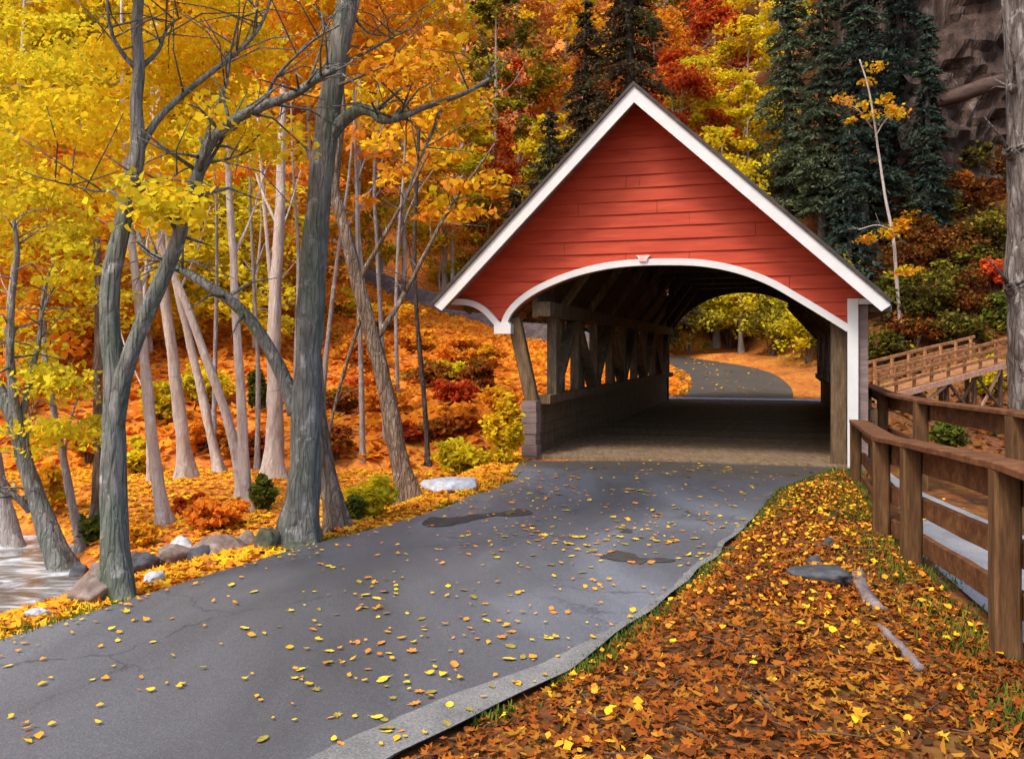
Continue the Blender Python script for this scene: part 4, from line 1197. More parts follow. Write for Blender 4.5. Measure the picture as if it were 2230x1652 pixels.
# ---- conifers
def conifer(px, depth, H, rb, colour, label, barkk='dark', seed=0, droop=0.45, lo=0.6, slim=0.7):
    rg = np.random.default_rng(seed)
    x = (px - CX) / F * depth
    t = thing('conifer_tree', label, 'conifer', (x, depth, tz(x, depth)))
    mb = MB()
    pts = [(0, 0, -0.6), (0.03, 0.02, H * 0.4), (0, 0.05, H * 0.8), (0, 0, H)]
    q = catmull(pts, 4)
    mb.tube(q, [0.012 * H * (1.25 - 1.2 * k / len(q)) + 0.015 for k in range(len(q))], 8, 0.1)
    C, D, SZ = [], [], []
    z = lo
    while z < H - 0.1:
        f = (z - lo) / (H - lo)
        r = rb * (1 - f) ** slim * (0.82 + 0.18 * math.sin(z * 2.3 + seed)) + 0.12
        nb = int(4 + 4 * (1 - f))
        for i in range(nb):
            a = rg.random() * 2 * PI
            rr = r * rg.uniform(0.6, 1.15)
            p0 = np.array((0, 0, z + rg.uniform(-.1, .1)))
            p1 = np.array((math.cos(a) * rr, math.sin(a) * rr, z + 0.12 * rr - droop * rr + rg.uniform(-.15, .1)))
            if f < 0.9: mb.tube([p0, (p0 + p1) / 2 + np.array((0, 0, 0.08 * rr)), p1], [0.022, 0.014, 0.005], 4, cap=False)
            m = int(20 + 34 * rr)
            tt = rg.random(m) ** 0.7
            base = p0 + (p1 - p0) * tt[:, None] + np.array((0, 0, 0.1 * rr)) * (np.sin(tt * PI))[:, None]
            sd_ = np.array((-math.sin(a), math.cos(a), 0))
            w = rg.normal(size=m) * (0.13 + 0.16 * rr * np.sin(tt * PI * 0.8 + 0.3))
            base = base + sd_ * w[:, None] + np.array((0, 0, -1)) * (np.abs(w) * 0.35)[:, None] + rg.normal(size=(m, 3)) * 0.04
            dd = np.array((math.cos(a), math.sin(a), -0.35)) + sd_ * (np.sign(w) * 0.9)[:, None] + rg.normal(size=(m, 3)) * 0.25
            C.append(base); D.append(dd); SZ.append(rg.uniform(0.22, 0.42, m))
        z += 0.34 + 0.16 * rg.random()
    mb.build('trunk', BARK[barkk], t, True)
    Q = leaf_quads(np.concatenate(C), np.concatenate(SZ), 0.35, 0.34, 0.2, rg, np.concatenate(D))
    link_mesh('crown', quads_mesh('crown', Q, LEAF[colour]), t)
    return t
conifer(1370, 44, 25.0, 3.6, 'brownfir', 'tall brown and dark green spruce rising right behind the gable peak', seed=1, slim=0.6)
conifer(1275, 47, 19.0, 3.0, 'brownfir', 'brownish spruce left of the gable peak, half hidden by yellow leaves', seed=2)
conifer(1195, 45, 12.0, 2.6, 'brownfir', 'lower brownish spruce beside the left slope of the roof', seed=12)
conifer(1120, 46, 8.0, 2.0, 'brownfir', 'lowest brownish spruce near the left eave', seed=13)
conifer(1715, 47, 17.5, 2.1, 'greyfir', 'grey green spruce above the right slope of the roof, nearest the yellow maples', seed=3, lo=2.0, slim=0.5)
conifer(1790, 44, 15.0, 1.7, 'greyfir', 'slimmer grey green spruce between the two groups of evergreens above the right roof slope', seed=5, lo=2.0, slim=0.55)
conifer(1880, 43, 19.0, 2.1, 'fir', 'blackish green spruce behind the thin pale leaning trunk', seed=6, slim=0.55)
conifer(1960, 46, 19.5, 1.7, 'fir', 'narrow dark spruce left of the rock cliff', seed=7, slim=0.6)
conifer(1850, 40, 7.5, 1.7, 'fir', 'short dark spruce low on the slope right of the roof tip', seed=9)
conifer(2020, 42, 11.0, 1.5, 'fir', 'small dark spruce standing against the brown cliff', seed=8)
# ---- trees drawn limb by limb
def px_path(pts, depth, dd=0.0):
    """picture points to a limb at the tree's own distance; dd bends it away from (+) or towards (-) the viewer over its length"""
    n = len(pts)
    out = []
    for i, p in enumerate(pts):
        e = p[2] if len(p) > 2 else dd * i / max(1, n - 1)
        out.append(P(p[0], p[1], depth + e))
    return out
def hero(name, label, base, trunk, w0, w1, limbs, barkk, crowns=(), colour=None, leaf=0.1, flare=0.5, cat='tree', group=None, seed=0, nleaf=46, clump=(0.36, 0.36, 0.13), branch_bark=None, y0=3.0):
    """trunk: picture points above the base; w0,w1: trunk width in picture units at the foot and top; limbs: (points, w0, w1, dd);
    crowns: (px, py, rx, ry, count, depth offset) regions of leaf clumps"""
    g = hit(*base, y0=y0)
    dep = g.y
    t = thing(name, label, cat, g, 0, group)
    pts = [g - Vector((0, 0, 0.35)), g] + px_path(trunk, dep)
    q = [Vector(p) - g for p in catmull(pts, 10)]
    k0 = w0 / F * dep / 2; k1 = w1 / F * dep / 2
    n = len(q)
    top = q[-1].z
    rad = []
    for p in q:
        f = min(1, max(0, p.z / max(0.1, top)))
        r = k0 + (k1 - k0) * f
        r *= 1 + flare * math.exp(-max(0, p.z) * 6 / max(0.5, k0 * 12))
        rad.append(r)
    mb = MB()
    mb.tube(q, rad, 22, 0.2, seed * 3.1 + 1, roots=w0 > 18)
    trunk_o = mb.build('trunk', BARK[barkk], t, True)
    for (lp, a, b, dd) in limbs:
        lq = [Vector(p) - g for p in catmull(px_path(lp, dep, dd), 5)]
        m = len(lq)
        mb = MB()
        mb.tube(lq, [(a + (b - a) * (i / (m - 1)) ** 0.8) / F * dep / 2 for i in range(m)], 9, 0.12, seed + 5)
        # twigs
        rg = random.Random(seed * 17 + int(lp[0][0]))
        if m > 6:
            for _ in range(max(3, m // 2)):
                i = rg.randrange(m // 3, m)
                L = rg.uniform(0.25, 0.7)
                d = Vector((rg.uniform(-1, 1), rg.uniform(-1, 1), rg.uniform(-0.3, 1))).normalized() * L
                p0 = lq[i]
                r0 = (a + (b - a) * (i / (m - 1)) ** 0.8) / F * dep / 2 * 0.4
                mb.tube([p0, p0 + d * 0.5 + Vector((0, 0, 0.04)), p0 + d + Vector((rg.uniform(-.1, .1), 0, rg.uniform(-.1, .1)))], [max(0.006, r0), max(0.005, r0 * 0.6), 0.003], 5)
        mb.build('branch', BARK[branch_bark or barkk], trunk_o, True)
    if crowns:
        rg = np.random.default_rng(seed + 900)
        pts = []
        for (cx, cy, rx, ry, cnt, off, spread) in crowns:
            aa = rg.normal(size=(cnt, 3)); aa /= np.linalg.norm(aa, axis=1, keepdims=True); aa *= rg.random((cnt, 1)) ** 0.4
            for w in aa:
                d_ = dep + off + w[1] * spread
                pts.append(P(cx + w[0] * rx, cy + w[2] * ry, dep + off + 0 * d_) + Vector((0, w[1] * spread, 0)) - g)
        C = clump_points(np.array([tuple(p) for p in pts]), clump, nleaf, rg)
        Q = leaf_faces(C, leaf * rg.uniform(0.6, 1.3, len(C)), 0.35, OVAL, 0.5, rg)
        link_mesh('crown', quads_mesh('crown', Q, LEAF[colour]), t)
    return t

# the two big trees at the road's edge
hero('roadside_tree', 'thickest grey green trunk leaning right at the road edge, bough to its left', (655, 1184),
     [(662, 1080), (668, 920), (672, 760), (682, 560), (697, 400), (712, 280), (730, 150), (757, 10), (790, -140), (815, -260)], 66, 40,
     [([(646, 900), (622, 830), (575, 740), (520, 670), (450, 620), (385, 583), (345, 562), (312, 540), (300, 505)], 38, 10, 0.5),
      ([(716, 300), (748, 262), (782, 240), (812, 245), (835, 262), (880, 252), (930, 232), (1008, 205), (1070, 170)], 34, 7, -0.4),
      ([(968, 222), (940, 290), (905, 370), (878, 450)], 9, 4, -0.4),
      ([(735, 140), (790, 118), (850, 85), (900, 60)], 10, 4, 0.6),
      ([(728, 190), (790, 165), (850, 140)], 9, 3, -0.7),
      ([(735, 95), (700, 40), (670, -30)], 10, 4, 0.5),
      ([(760, 20), (800, 70), (850, 78)], 8, 3, 0.2)],
     'green', [(820, 60, 240, 110, 30, 1.0, 1.0), (950, 190, 150, 70, 12, -0.2, 0.8), (600, 60, 200, 90, 26, 0.8, 1.2), (700, -160, 420, 150, 60, 0.5, 1.8), (1000, -640, 380, 150, 85, -0.6, 1.7)], 'amber', 0.062, 0.35, seed=1, nleaf=80)  # last crown region: unseen canopy added to shade the road before the portal
hero('roadside_tree', 'forked grey trunk nearest the road at left, its right fork arching over', (255, 1306),
     [(250, 1180), (246, 1050), (247, 930), (250, 830), (240, 720), (243, 610), (265, 500), (288, 400), (300, 310), (297, 220), (302, 150), (298, 60), (306, -60), (300, -200)], 60, 15,
     [([(250, 930), (262, 850), (285, 770), (330, 660), (378, 550), (405, 460), (428, 390), (455, 315), (500, 268), (570, 232), (640, 205), (690, 172), (730, 150)], 44, 14, -0.35),
      ([(302, 330), (340, 265), (400, 205), (470, 150), (540, 92), (575, 40), (600, -40)], 20, 5, 0.4),
      ([(443, 345), (455, 280), (490, 190), (503, 110), (520, 40)], 13, 4, 0.3),
      ([(300, 155), (262, 110), (240, 60), (232, -20)], 13, 5, -0.2),
      ([(304, 150), (345, 110), (365, 60), (395, 38)], 13, 4, 0.3),
      ([(578, 230), (600, 170), (680, 90), (740, 55)], 10, 3, -0.3),
      ([(445, 355), (500, 345), (555, 325)], 9, 3, 0.3),
      ([(272, 480), (250, 420), (200, 415), (120, 395)], 11, 3, 0.5),
      ([(280, 430), (330, 405), (385, 380)], 8, 3, -0.3)],
     'green', [(330, 210, 150, 160, 22, 1.0, 0.9), (470, 130, 170, 120, 20, 1.0, 0.9), (210, 330, 110, 120, 16, 0.8, 0.8), (340, 470, 90, 60, 8, -0.1, 0.5), (300, -120, 350, 130, 60, 0.4, 1.5), (540, 300, 90, 60, 7, 0.2, .5)], 'yellow', 0.056, 0.25, seed=2, nleaf=80)
hero('leaning_tree', 'brown trunk leaning left beside the flat pale rock', (893, 1092),
     [(872, 1010), (850, 900), (825, 790), (800, 690), (772, 590), (748, 490), (727, 410), (735, 320), (742, 230), (735, 120), (740, -20)], 42, 14,
     [([(815, 745), (850, 690), (880, 640), (930, 545), (980, 450), (1020, 395), (1078, 312)], 16, 4, 0.5),
      ([(785, 605), (810, 560), (850, 490), (900, 400), (935, 330)], 14, 4, -0.4),
      ([(790, 680), (765, 760), (735, 860), (715, 950)], 10, 6, 0.3)],
     'brown', [(900, 300, 120, 90, 12, 0.8, 1.0), (1000, 420, 90, 90, 8, 0.8, 0.8)], 'amber', 0.12, 0.25, seed=3)
hero('slender_tree', 'very thin dark straight trunk beside the orange mound, right of the leaning tree', (932, 1012),
     [(926, 900), (914, 760), (903, 610), (905, 450), (910, 330), (915, 220)], 12, 7, [([(903, 600), (885, 520), (870, 440)], 6, 3, 0.3)], 'dark', [(915, 250, 60, 80, 8, 0.2, 0.6)], 'amber', 0.12, 0.6, seed=4)
hero('leaning_tree', 'short brown trunk slanting behind the right of the thickest trunk', (735, 1152),
     [(718, 1060), (700, 960), (690, 850), (684, 700), (690, 520)], 40, 22, [], 'brown', [], None, seed=5)
# trees at the left edge
hero('bank_tree', 'grey green many-stemmed trunk leaning left on the stream bank at left', (135, 1252),
     [(100, 1140), (62, 1030), (42, 950), (15, 880), (-20, 815), (-60, 720), (-90, 560)], 44, 14,
     [([(45, 960), (52, 890), (68, 815), (85, 740), (92, 660), (108, 595)], 20, 5, 0.3),
      ([(40, 930), (28, 850), (22, 760), (26, 650), (38, 550), (30, 480)], 24, 8, -0.3),
      ([(88, 700), (100, 660), (122, 620)], 6, 3, 0.2),
      ([(66, 1110), (40, 1085), (0, 1065), (-40, 1060)], 20, 10, -0.3),
      ([(70, 1080), (72, 1020), (60, 970), (68, 900), (85, 870)], 7, 3, -0.3)],
     'green', [(60, 480, 130, 110, 24, 0.6, 1.0), (60, 200, 190, 200, 60, 0.8, 1.4), (120, 820, 80, 90, 9, 0.2, 0.6), (190, 640, 70, 120, 14, 0.5, 0.8), (60, 950, 70, 40, 6, -0.2, 0.4), (190, 940, 40, 30, 4, 0.3, 0.3)], 'lime', 0.068, 0.4, seed=6, nleaf=75)
hero('slender_tree', 'thin grey trunk leaning left between the stream bank tree and the forked tree', (178, 1195),
     [(160, 1110), (138, 1000), (118, 900), (104, 820), (96, 740), (100, 600)], 20, 7, [([(140, 1010), (150, 930), (175, 850)], 6, 3, 0.2)], 'grey', [(110, 700, 70, 80, 8, 0.3, 0.6)], 'orange', 0.12, 0.4, seed=7)
hero('slender_tree', 'grey trunk at the left edge behind the stream', (40, 1225), [(20, 1150), (2, 1080), (-15, 1000), (-40, 850)], 40, 26, [], 'grey', [(-30, 850, 70, 80, 6, 0.2, .6)], 'orange', 0.12, 0.4, seed=8)
hero('slender_tree', 'straight brownish trunk close behind the left of the forked tree', (210, 1170), [(213, 1060), (217, 960), (212, 840), (216, 700), (210, 520)], 26, 14, [], 'brown', [], None, 0.12, 0.3, seed=9)
# pale trunks in the wood
PALE = [
    ('pale trunk with knobbly foot, bending left, nearest right of the forked tree', (356, 1140), [(345, 1060), (332, 960), (322, 860), (312, 760), (300, 640), (284, 500), (275, 380)], 34, 16),
    ('thick pale trunk leaning slightly left, second right of the forked tree', (405, 1042), [(398, 960), (386, 860), (374, 760), (360, 660), (352, 560), (348, 430)], 36, 20),
    ('pale trunk leaning left, crossing the thick pale trunk near its top', (478, 1030), [(462, 960), (440, 860), (412, 740), (388, 640), (368, 540), (350, 430)], 26, 13),
    ('pale trunk leaning furthest left, under the arching bough', (532, 1085), [(508, 960), (482, 870), (452, 790), (420, 700), (388, 620), (360, 560), (330, 470)], 28, 14),
    ('pale upright trunk with a curved foot under the bough', (545, 1112), [(534, 1050), (528, 940), (522, 820), (514, 690), (508, 560), (500, 430), (495, 300)], 30, 15),
    ('pale upright trunk just left of the thickest trunk', (595, 1040), [(596, 960), (598, 860), (596, 760), (600, 640), (608, 500), (612, 380), (615, 250)], 44, 16),
    ('slim pale trunk close behind the bough near the thickest trunk', (612, 1038), [(612, 930), (606, 800), (596, 690), (585, 560), (575, 440), (565, 300)], 16, 9),
    ('slim grey pole trunk between the forked tree and the knobbly foot', (325, 1050), [(324, 960), (318, 860), (312, 700), (320, 560)], 14, 8),
]
for i, (lab, base, tr, a, b) in enumerate(PALE):
    a, b = a * 0.82, b * 0.85
    ext = [(tr[-1][0] + (tr[-1][0] - tr[-2][0]) * 0.9, tr[-1][1] - 190), (tr[-1][0] + (tr[-1][0] - tr[-2][0]) * 1.2, tr[-1][1] - 380)]
    hero('pale_tree', lab, base, tr + ext, a, b * 0.4, [([tr[-3], (tr[-3][0] + 40 * (-1) ** i, tr[-3][1] - 90), (tr[-3][0] + 70 * (-1) ** i, tr[-3][1] - 190)], b * 0.6, 3, 0.4)], 'pale',
         [(tr[-1][0], tr[-1][1] - 40, 80, 130, 9, 0.5, 1.0)], ['amber', 'yellow', 'lime', 'amber', 'yellow', 'orange', 'amber', 'lime'][i], 0.15, 0.35, 'tree', 'pale trunks in the wood', 20 + i, 30, (0.5, 0.5, 0.2))
GREYPX = [((790, 1000), [(786, 800), (780, 600), (776, 400), (772, 240)], 13, 8), ((840, 960), [(832, 760), (822, 560), (815, 400), (822, 250)], 12, 7), ((690, 1010), [(712, 760), (735, 560), (760, 380)], 13, 7),
          ((868, 900), [(862, 700), (868, 520), (880, 360)], 10, 6), ((465, 1000), [(468, 800), (472, 600), (470, 420), (460, 300)], 11, 7), ((640, 1000), [(645, 800), (650, 560), (640, 400)], 14, 8), ((560, 1020), [(562, 800), (552, 600), (545, 420)], 12, 7)]
GL = ['thin grey trunk rising left of the leaning brown tree top', 'thin grey trunk between leaning brown tree and the thin dark straight trunk', 'thin grey trunk slanting right just behind the thickest trunk',
      'faint thin trunk on the orange mound left of the thin dark straight trunk', 'thin grey trunk between the two pale leaning trunks', 'thin grey trunk mostly hidden behind the thickest trunk', 'thin grey trunk between the curved foot trunk and the upright trunk']
for i, (base, tr, a, b) in enumerate(GREYPX):
    ext = [(tr[-1][0] + (tr[-1][0] - tr[-2][0]) * 0.7, tr[-1][1] - 200)]
    hero('slender_tree', GL[i], base, tr + ext, a, b * 0.4, [([tr[-2], (tr[-2][0] + 30, tr[-2][1] - 80), (tr[-2][0] + 75, tr[-2][1] - 150)], b * 0.6, 2, 0.3)], 'grey', [(tr[-1][0], tr[-1][1] - 20, 70, 90, 6, 0.4, 1.0)], ['amber', 'yellow', 'orange'][i % 3], 0.17, 0.3, 'tree', None, 50 + i, 30, (0.55, 0.55, 0.22))

# right edge: flaky trunk, and the thin pale trunk with orange sprigs by the spruces
hero('edge_tree', 'rough grey bark trunk at the right edge behind the fences', (2240, 1075), [(2238, 980), (2232, 860), (2228, 740), (2224, 600), (2230, 450), (2224, 300), (2220, 150), (2213, 0), (2206, -160)], 64, 54,
     [([(2213, 340), (2200, 335), (2193, 328)], 34, 24, -0.1), ([(2213, 640), (2203, 632), (2195, 622)], 34, 22, -0.1), ([(2223, 200), (2208, 196), (2199, 190)], 26, 18, -0.15)], 'flaky', [], None, 0.1, 0.2, seed=60)
hero('slender_tree', 'thin pale leaning trunk with orange leaves in front of the dark spruces', (1965, 760), [(1952, 600), (1945, 515), (1928, 430), (1913, 330), (1900, 240), (1888, 180), (1872, 130)], 9, 3,
     [([(1905, 300), (1930, 260), (1965, 235)], 3, 2, -0.3), ([(1900, 280), (1870, 240), (1830, 220)], 3, 2, -0.3), ([(1940, 500), (1910, 490), (1870, 500)], 3, 2, -0.3)], 'pale',
     [(1935, 250, 45, 45, 6, -0.4, 0.8), (1845, 235, 30, 35, 4, -0.4, 0.6), (1910, 165, 25, 35, 2, -0.4, 0.6), (1915, 515, 55, 16, 4, -0.4, 0.6), (1965, 590, 40, 22, 3, -0.4, 0.6)], 'amber', 0.17, 0.2, seed=61, nleaf=40, clump=(0.5, 0.5, 0.18))

# ------------------------------------------------------------------ bushes
BUSH_ME = {}
def bush(px, py, w, h, colour, label, name='bush', group=None, seed=0, leaf=None, y0=3.0, cat='bush'):
    g = hit(px, py, y0=y0)
    sx = w / F * g.y / 2; sz_ = h / F * g.y
    rg = np.random.default_rng(seed + 300)
    n = 26
    a = rg.normal(size=(n, 3)); a /= np.linalg.norm(a, axis=1, keepdims=True); a *= rg.random((n, 1)) ** 0.4
    c = np.stack([a[:, 0] * sx * 0.8, a[:, 1] * sx * 0.7, sz_ * (0.5 + 0.42 * a[:, 2])], 1)
    lf = leaf or min(0.3, max(0.07, 0.0045 * g.y + 0.04))
    C = clump_points(c, (sx * 0.36, sx * 0.36, sz_ * 0.16), 60, rg)
    C[:, 2] = np.maximum(C[:, 2], 0.02)
    Q = leaf_quads(C, lf * rg.uniform(0.6, 1.35, len(C)), 0.5, 0.6, 0.25, rg)
    t = thing(name, label, cat, g, 0, group)
    mb = MB()
    for k in range(6):
        e = c[k * 3]
        mb.tube([(e[0] * .1, e[1] * .1, -0.1), (e[0] * .4, e[1] * .4, e[2] * .5), tuple(e)], [0.02 + .01 * sx, 0.012 + .006 * sx, 0.005], 5)
    mb.build('stem', M['stem'], t)
    link_mesh('foliage', quads_mesh('foliage', Q, LEAF[colour]), t)
    return t
BL = [
    (805, 1128, 150, 95, 'lime', 'yellow green bush between the slanting trunk and the leaning brown tree'),
    (770, 1140, 70, 60, 'shrub', 'small dark green bush at the foot of the slanting brown trunk'),
    (575, 1112, 70, 80, 'shrub', 'small dark green bush left of the thickest trunk'),
    (1010, 1030, 150, 75, 'yellow', 'yellow leafy bush behind the flat pale rock'),
    (1095, 1010, 90, 150, 'yellow', 'tall yellow bush against the grey end block of the bridge'),
    (1085, 900, 100, 60, 'amber', 'amber bush on the mound just left of the bridge'),
    (1000, 790, 120, 60, 'orange', 'orange bush high on the mound under the left eave'),
    (470, 1150, 150, 70, 'orange', 'low orange bush among the pale trunks'),
    (430, 1125, 110, 50, 'red', 'low red bush among the pale trunks'),
    (300, 1190, 80, 50, 'amber', 'low amber bush just right of the forked tree foot'),
    (110, 1120, 80, 110, 'amber', 'amber bush behind the leaning stream bank tree'),
    (200, 1180, 90, 60, 'shrub', 'dark green bush left of the forked tree foot'),
    (560, 905, 46, 110, 'shrub', 'dark green sprig bush between pale trunks under the bough'),
    (730, 1000, 90, 80, 'rust', 'rusty bush right of the thickest trunk'),
    (960, 960, 120, 60, 'rust', 'rusty low bush on the mound right of the thin dark straight trunk'),
    (850, 900, 130, 70, 'orange', 'orange bush on the mound behind the leaning brown tree'),
    (930, 840, 120, 60, 'rust', 'rusty bush halfway up the mound'),
    (780, 800, 150, 80, 'orange', 'wide orange bush on the mound beside the thickest trunk'),
    (840, 720, 170, 70, 'amber', 'amber bush on the crest of the mound below the far road'),
    (740, 690, 120, 70, 'yellow', 'yellow bush on the crest of the mound'),
    (990, 880, 110, 60, 'red', 'red brush on the mound between the thin dark straight trunk and the bridge'), (1040, 850, 100, 70, 'rust', 'rusty brush on the mound close to the left portal post'), (1060, 800, 90, 50, 'amber', 'small amber brush under the bracket block'),
    (800, 870, 110, 60, 'red', 'red brush on the mound left of the leaning brown tree'), (740, 900, 100, 60, 'rust', 'rusty brush beside the thickest trunk halfway up'), (880, 960, 110, 50, 'red', 'red brush at the mound foot between leaning brown tree and thin dark straight trunk'),
    (1000, 940, 110, 60, 'orange', 'orange brush low on the mound behind the yellow leafy bush'), (900, 760, 120, 50, 'orange', 'orange brush just below the grey crest wall'), (980, 830, 100, 50, 'lime', 'yellow green brush in the middle of the mound'),
    (520, 1000, 100, 60, 'rust', 'rusty brush behind the pale leaning trunks'), (440, 980, 110, 70, 'orange', 'orange brush behind the thick pale trunk'), (300, 1030, 90, 80, 'yellow', 'yellow brush right of the forked tree at mid height'),
    (350, 920, 110, 90, 'lime', 'yellow green brush behind the trunk with the knobbly foot'), (560, 1000, 80, 60, 'red', 'red brush beside the pale upright trunk'), (450, 880, 130, 90, 'yellow', 'yellow brush high between the pale trunks'), (190, 1010, 90, 90, 'orange', 'orange brush left of the forked tree at mid height'),
]
for i, (px, py, w, h, c, lab) in enumerate(BL): bush(px, py, w, h, c, lab, seed=i)
# beyond the bridge's far end
FB = [(1560, 745, 220, 200, 'olive', 'tall olive bush behind the others in the far portal'), (1700, 745, 220, 200, 'lime', 'tall yellow green bush behind the others in the far portal'), (1790, 740, 200, 200, 'olive', 'tall olive bush beyond the right portal post'), (1500, 772, 160, 140, 'olive', 'olive bush left in the far portal'), (1590, 760, 190, 160, 'lime', 'large yellow green bush in the middle of the far portal'), (1680, 775, 180, 150, 'olive', 'olive green bush right in the far portal'),
      (1760, 790, 170, 150, 'lime', 'yellow green bush at the right side of the far portal'), (1830, 790, 150, 170, 'shrub', 'green bush seen past the right portal post'), (1650, 730, 260, 120, 'rust', 'rusty bush at the top of the far portal view')]
for i, (px, py, w, h, c, lab) in enumerate(FB): bush(px, py, w, h, c, lab, seed=40 + i, y0=32.5)
# on the right-hand slope
SB = [(1960, 720, 150, 110, 'olive', 'olive green bush right of the roof tip'), (2040, 690, 180, 130, 'olive', 'olive bush on the slope above the ramp'), (2120, 700, 140, 110, 'rust', 'rusty bush above the ramp near the edge trunk'),
      (1990, 620, 150, 110, 'rust', 'rusty bush on the slope right below the spruces'), (2080, 590, 160, 110, 'rust', 'rusty bush in the middle of the right slope'), (2150, 560, 130, 120, 'olive', 'olive bush beside the edge trunk, mid height'),
      (2040, 500, 150, 110, 'olive', 'olive bush right of the thin pale trunk foot'), (2120, 470, 150, 110, 'rust', 'rust bush below the log on the cliff'), (2030, 420, 140, 90, 'rust', 'rust bush under the narrow spruce'), (2110, 390, 140, 90, 'olive', 'highest olive bush below the cliff log'),
      (1920, 800, 130, 90, 'olive', 'olive bush just above the left end of the ramp'), (2160, 640, 110, 90, 'red', 'reddish bush beside the edge trunk above the ramp'), (2200, 420, 120, 120, 'rust', 'rust bush half behind the upper edge trunk'), (1970, 540, 120, 90, 'amber', 'amber bush at the foot of the thin pale trunk'), (2090, 760, 150, 90, 'olive', 'olive bush behind the middle of the ramp railing'), (1990, 770, 140, 100, 'rust', 'rusty bush behind the left of the ramp railing'), (2190, 720, 110, 90, 'shrub', 'green bush behind the right end of the ramp'), (2070, 450, 120, 80, 'orange', 'orange bush high on the right slope'), (2020, 560, 120, 90, 'rust', 'rusty bush right of the amber bush by the pale trunk'), (2130, 620, 130, 90, 'olive', 'olive bush left of the edge trunk below mid height'), (1945, 660, 110, 90, 'shrub', 'dark green bush just right of the roof tip'),
      (2150, 860, 80, 90, 'lime', 'yellow green bush under the ramp trestle at right'), (2060, 1000, 120, 70, 'shrub', 'green bush in the ravine between the fences and ramp')]
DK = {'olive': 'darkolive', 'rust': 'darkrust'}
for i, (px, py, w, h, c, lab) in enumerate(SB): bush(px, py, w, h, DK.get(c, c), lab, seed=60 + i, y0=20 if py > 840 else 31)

# low wall along the far road, on the crest of the mound
def crest_wall():
    w = [(-12.5, 43.6), (-9.5, 43.0), (-6.5, 42.4), (-3.6, 42.1), (-1.0, 41.8), (1.6, 41.2), (3.6, 39.6)]
    q = catmull([(a, b, 0) for a, b in w], 6)
    mb = MB()
    h = [tz(p[0], p[1]) for p in q]
    for i in range(len(q) - 1):
        a, b = q[i], q[i + 1]
        d = (b - a)[:2]; d /= np.linalg.norm(d); n = np.array((-d[1], d[0])) * 0.22
        ja = 0.85 + 0.12 * mnoise.noise(Vector((a[0], 1, 1))); jb = 0.85 + 0.12 * mnoise.noise(Vector((b[0], 1, 1)))
        mb.hexa([(a[0]-n[0], a[1]-n[1], h[i]-.4), (b[0]-n[0], b[1]-n[1], h[i+1]-.4), (b[0]+n[0], b[1]+n[1], h[i+1]-.4), (a[0]+n[0], a[1]+n[1], h[i]-.4),
                 (a[0]-n[0], a[1]-n[1], h[i]+ja), (b[0]-n[0], b[1]-n[1], h[i+1]+jb), (b[0]+n[0], b[1]+n[1], h[i+1]+jb), (a[0]+n[0], a[1]+n[1], h[i]+ja)])
    o = fixn(mb.build('roadside_wall', M['wallstone'], None))
    tag(o, 'low grey stone wall curving along the crest of the orange mound left of the bridge', 'wall')
crest_wall()

# ------------------------------------------------------------------ rocks, roots, cliff
def rock(px, py, w, h, m, label, name='rock', depth_ratio=0.8, seed=0, rot=0.0, sink=0.25, flat=False, y0=3.0, cat='rock', group=None):
    g = hit(px, py, y0=y0)
    sx = w / F * g.y / 2; sz_ = h / F * g.y
    me_ = bpy.data.meshes.new(name)
    bm_ = __import__('bmesh').new()
    __import__('bmesh').ops.create_icosphere(bm_, subdivisions=4, radius=1)
    for vtx in bm_.verts:
        p = vtx.co.copy()
        o = Vector((seed * 3.7, seed * 1.3, 0))
        k = 1 + 0.34 * mnoise.noise(p * 1.1 + o) + 0.16 * mnoise.noise(p * 2.7 + o) + 0.06 * mnoise.noise(p * 7 + o)
        # facets
        p = p * k
        for q in range(7):
            a = seed * 2.1 + q * 0.9
            nn = Vector((math.cos(a), math.sin(a * 1.7), math.sin(a * 0.6 + q) * 0.8)).normalized()
            dd = p.dot(nn) - 0.72
            if dd > 0: p -= nn * dd * 0.8
        if flat and p.z > 0.45: p.z = 0.45 + (p.z - 0.45) * 0.2
        vtx.co = Vector((p.x * sx, p.y * sx * depth_ratio, p.z * sz_ * 0.62))
    bm_.to_mesh(me_); bm_.free()
    me_.polygons.foreach_set('use_smooth', [True] * len(me_.polygons))
    me_.materials.append(M[m])
    o = link_mesh(name, me_, None, g + Vector((0, sx * depth_ratio * 0.5, sz_ * (0.5 - sink))))
    o.rotation_euler = (0, 0, rot)
    return tag(o, label, cat, group)
rock(978, 1072, 128, 34, 'rockpale', 'flat pale blue grey rock beside the leaning brown trunk', seed=1, flat=True, sink=0.1)
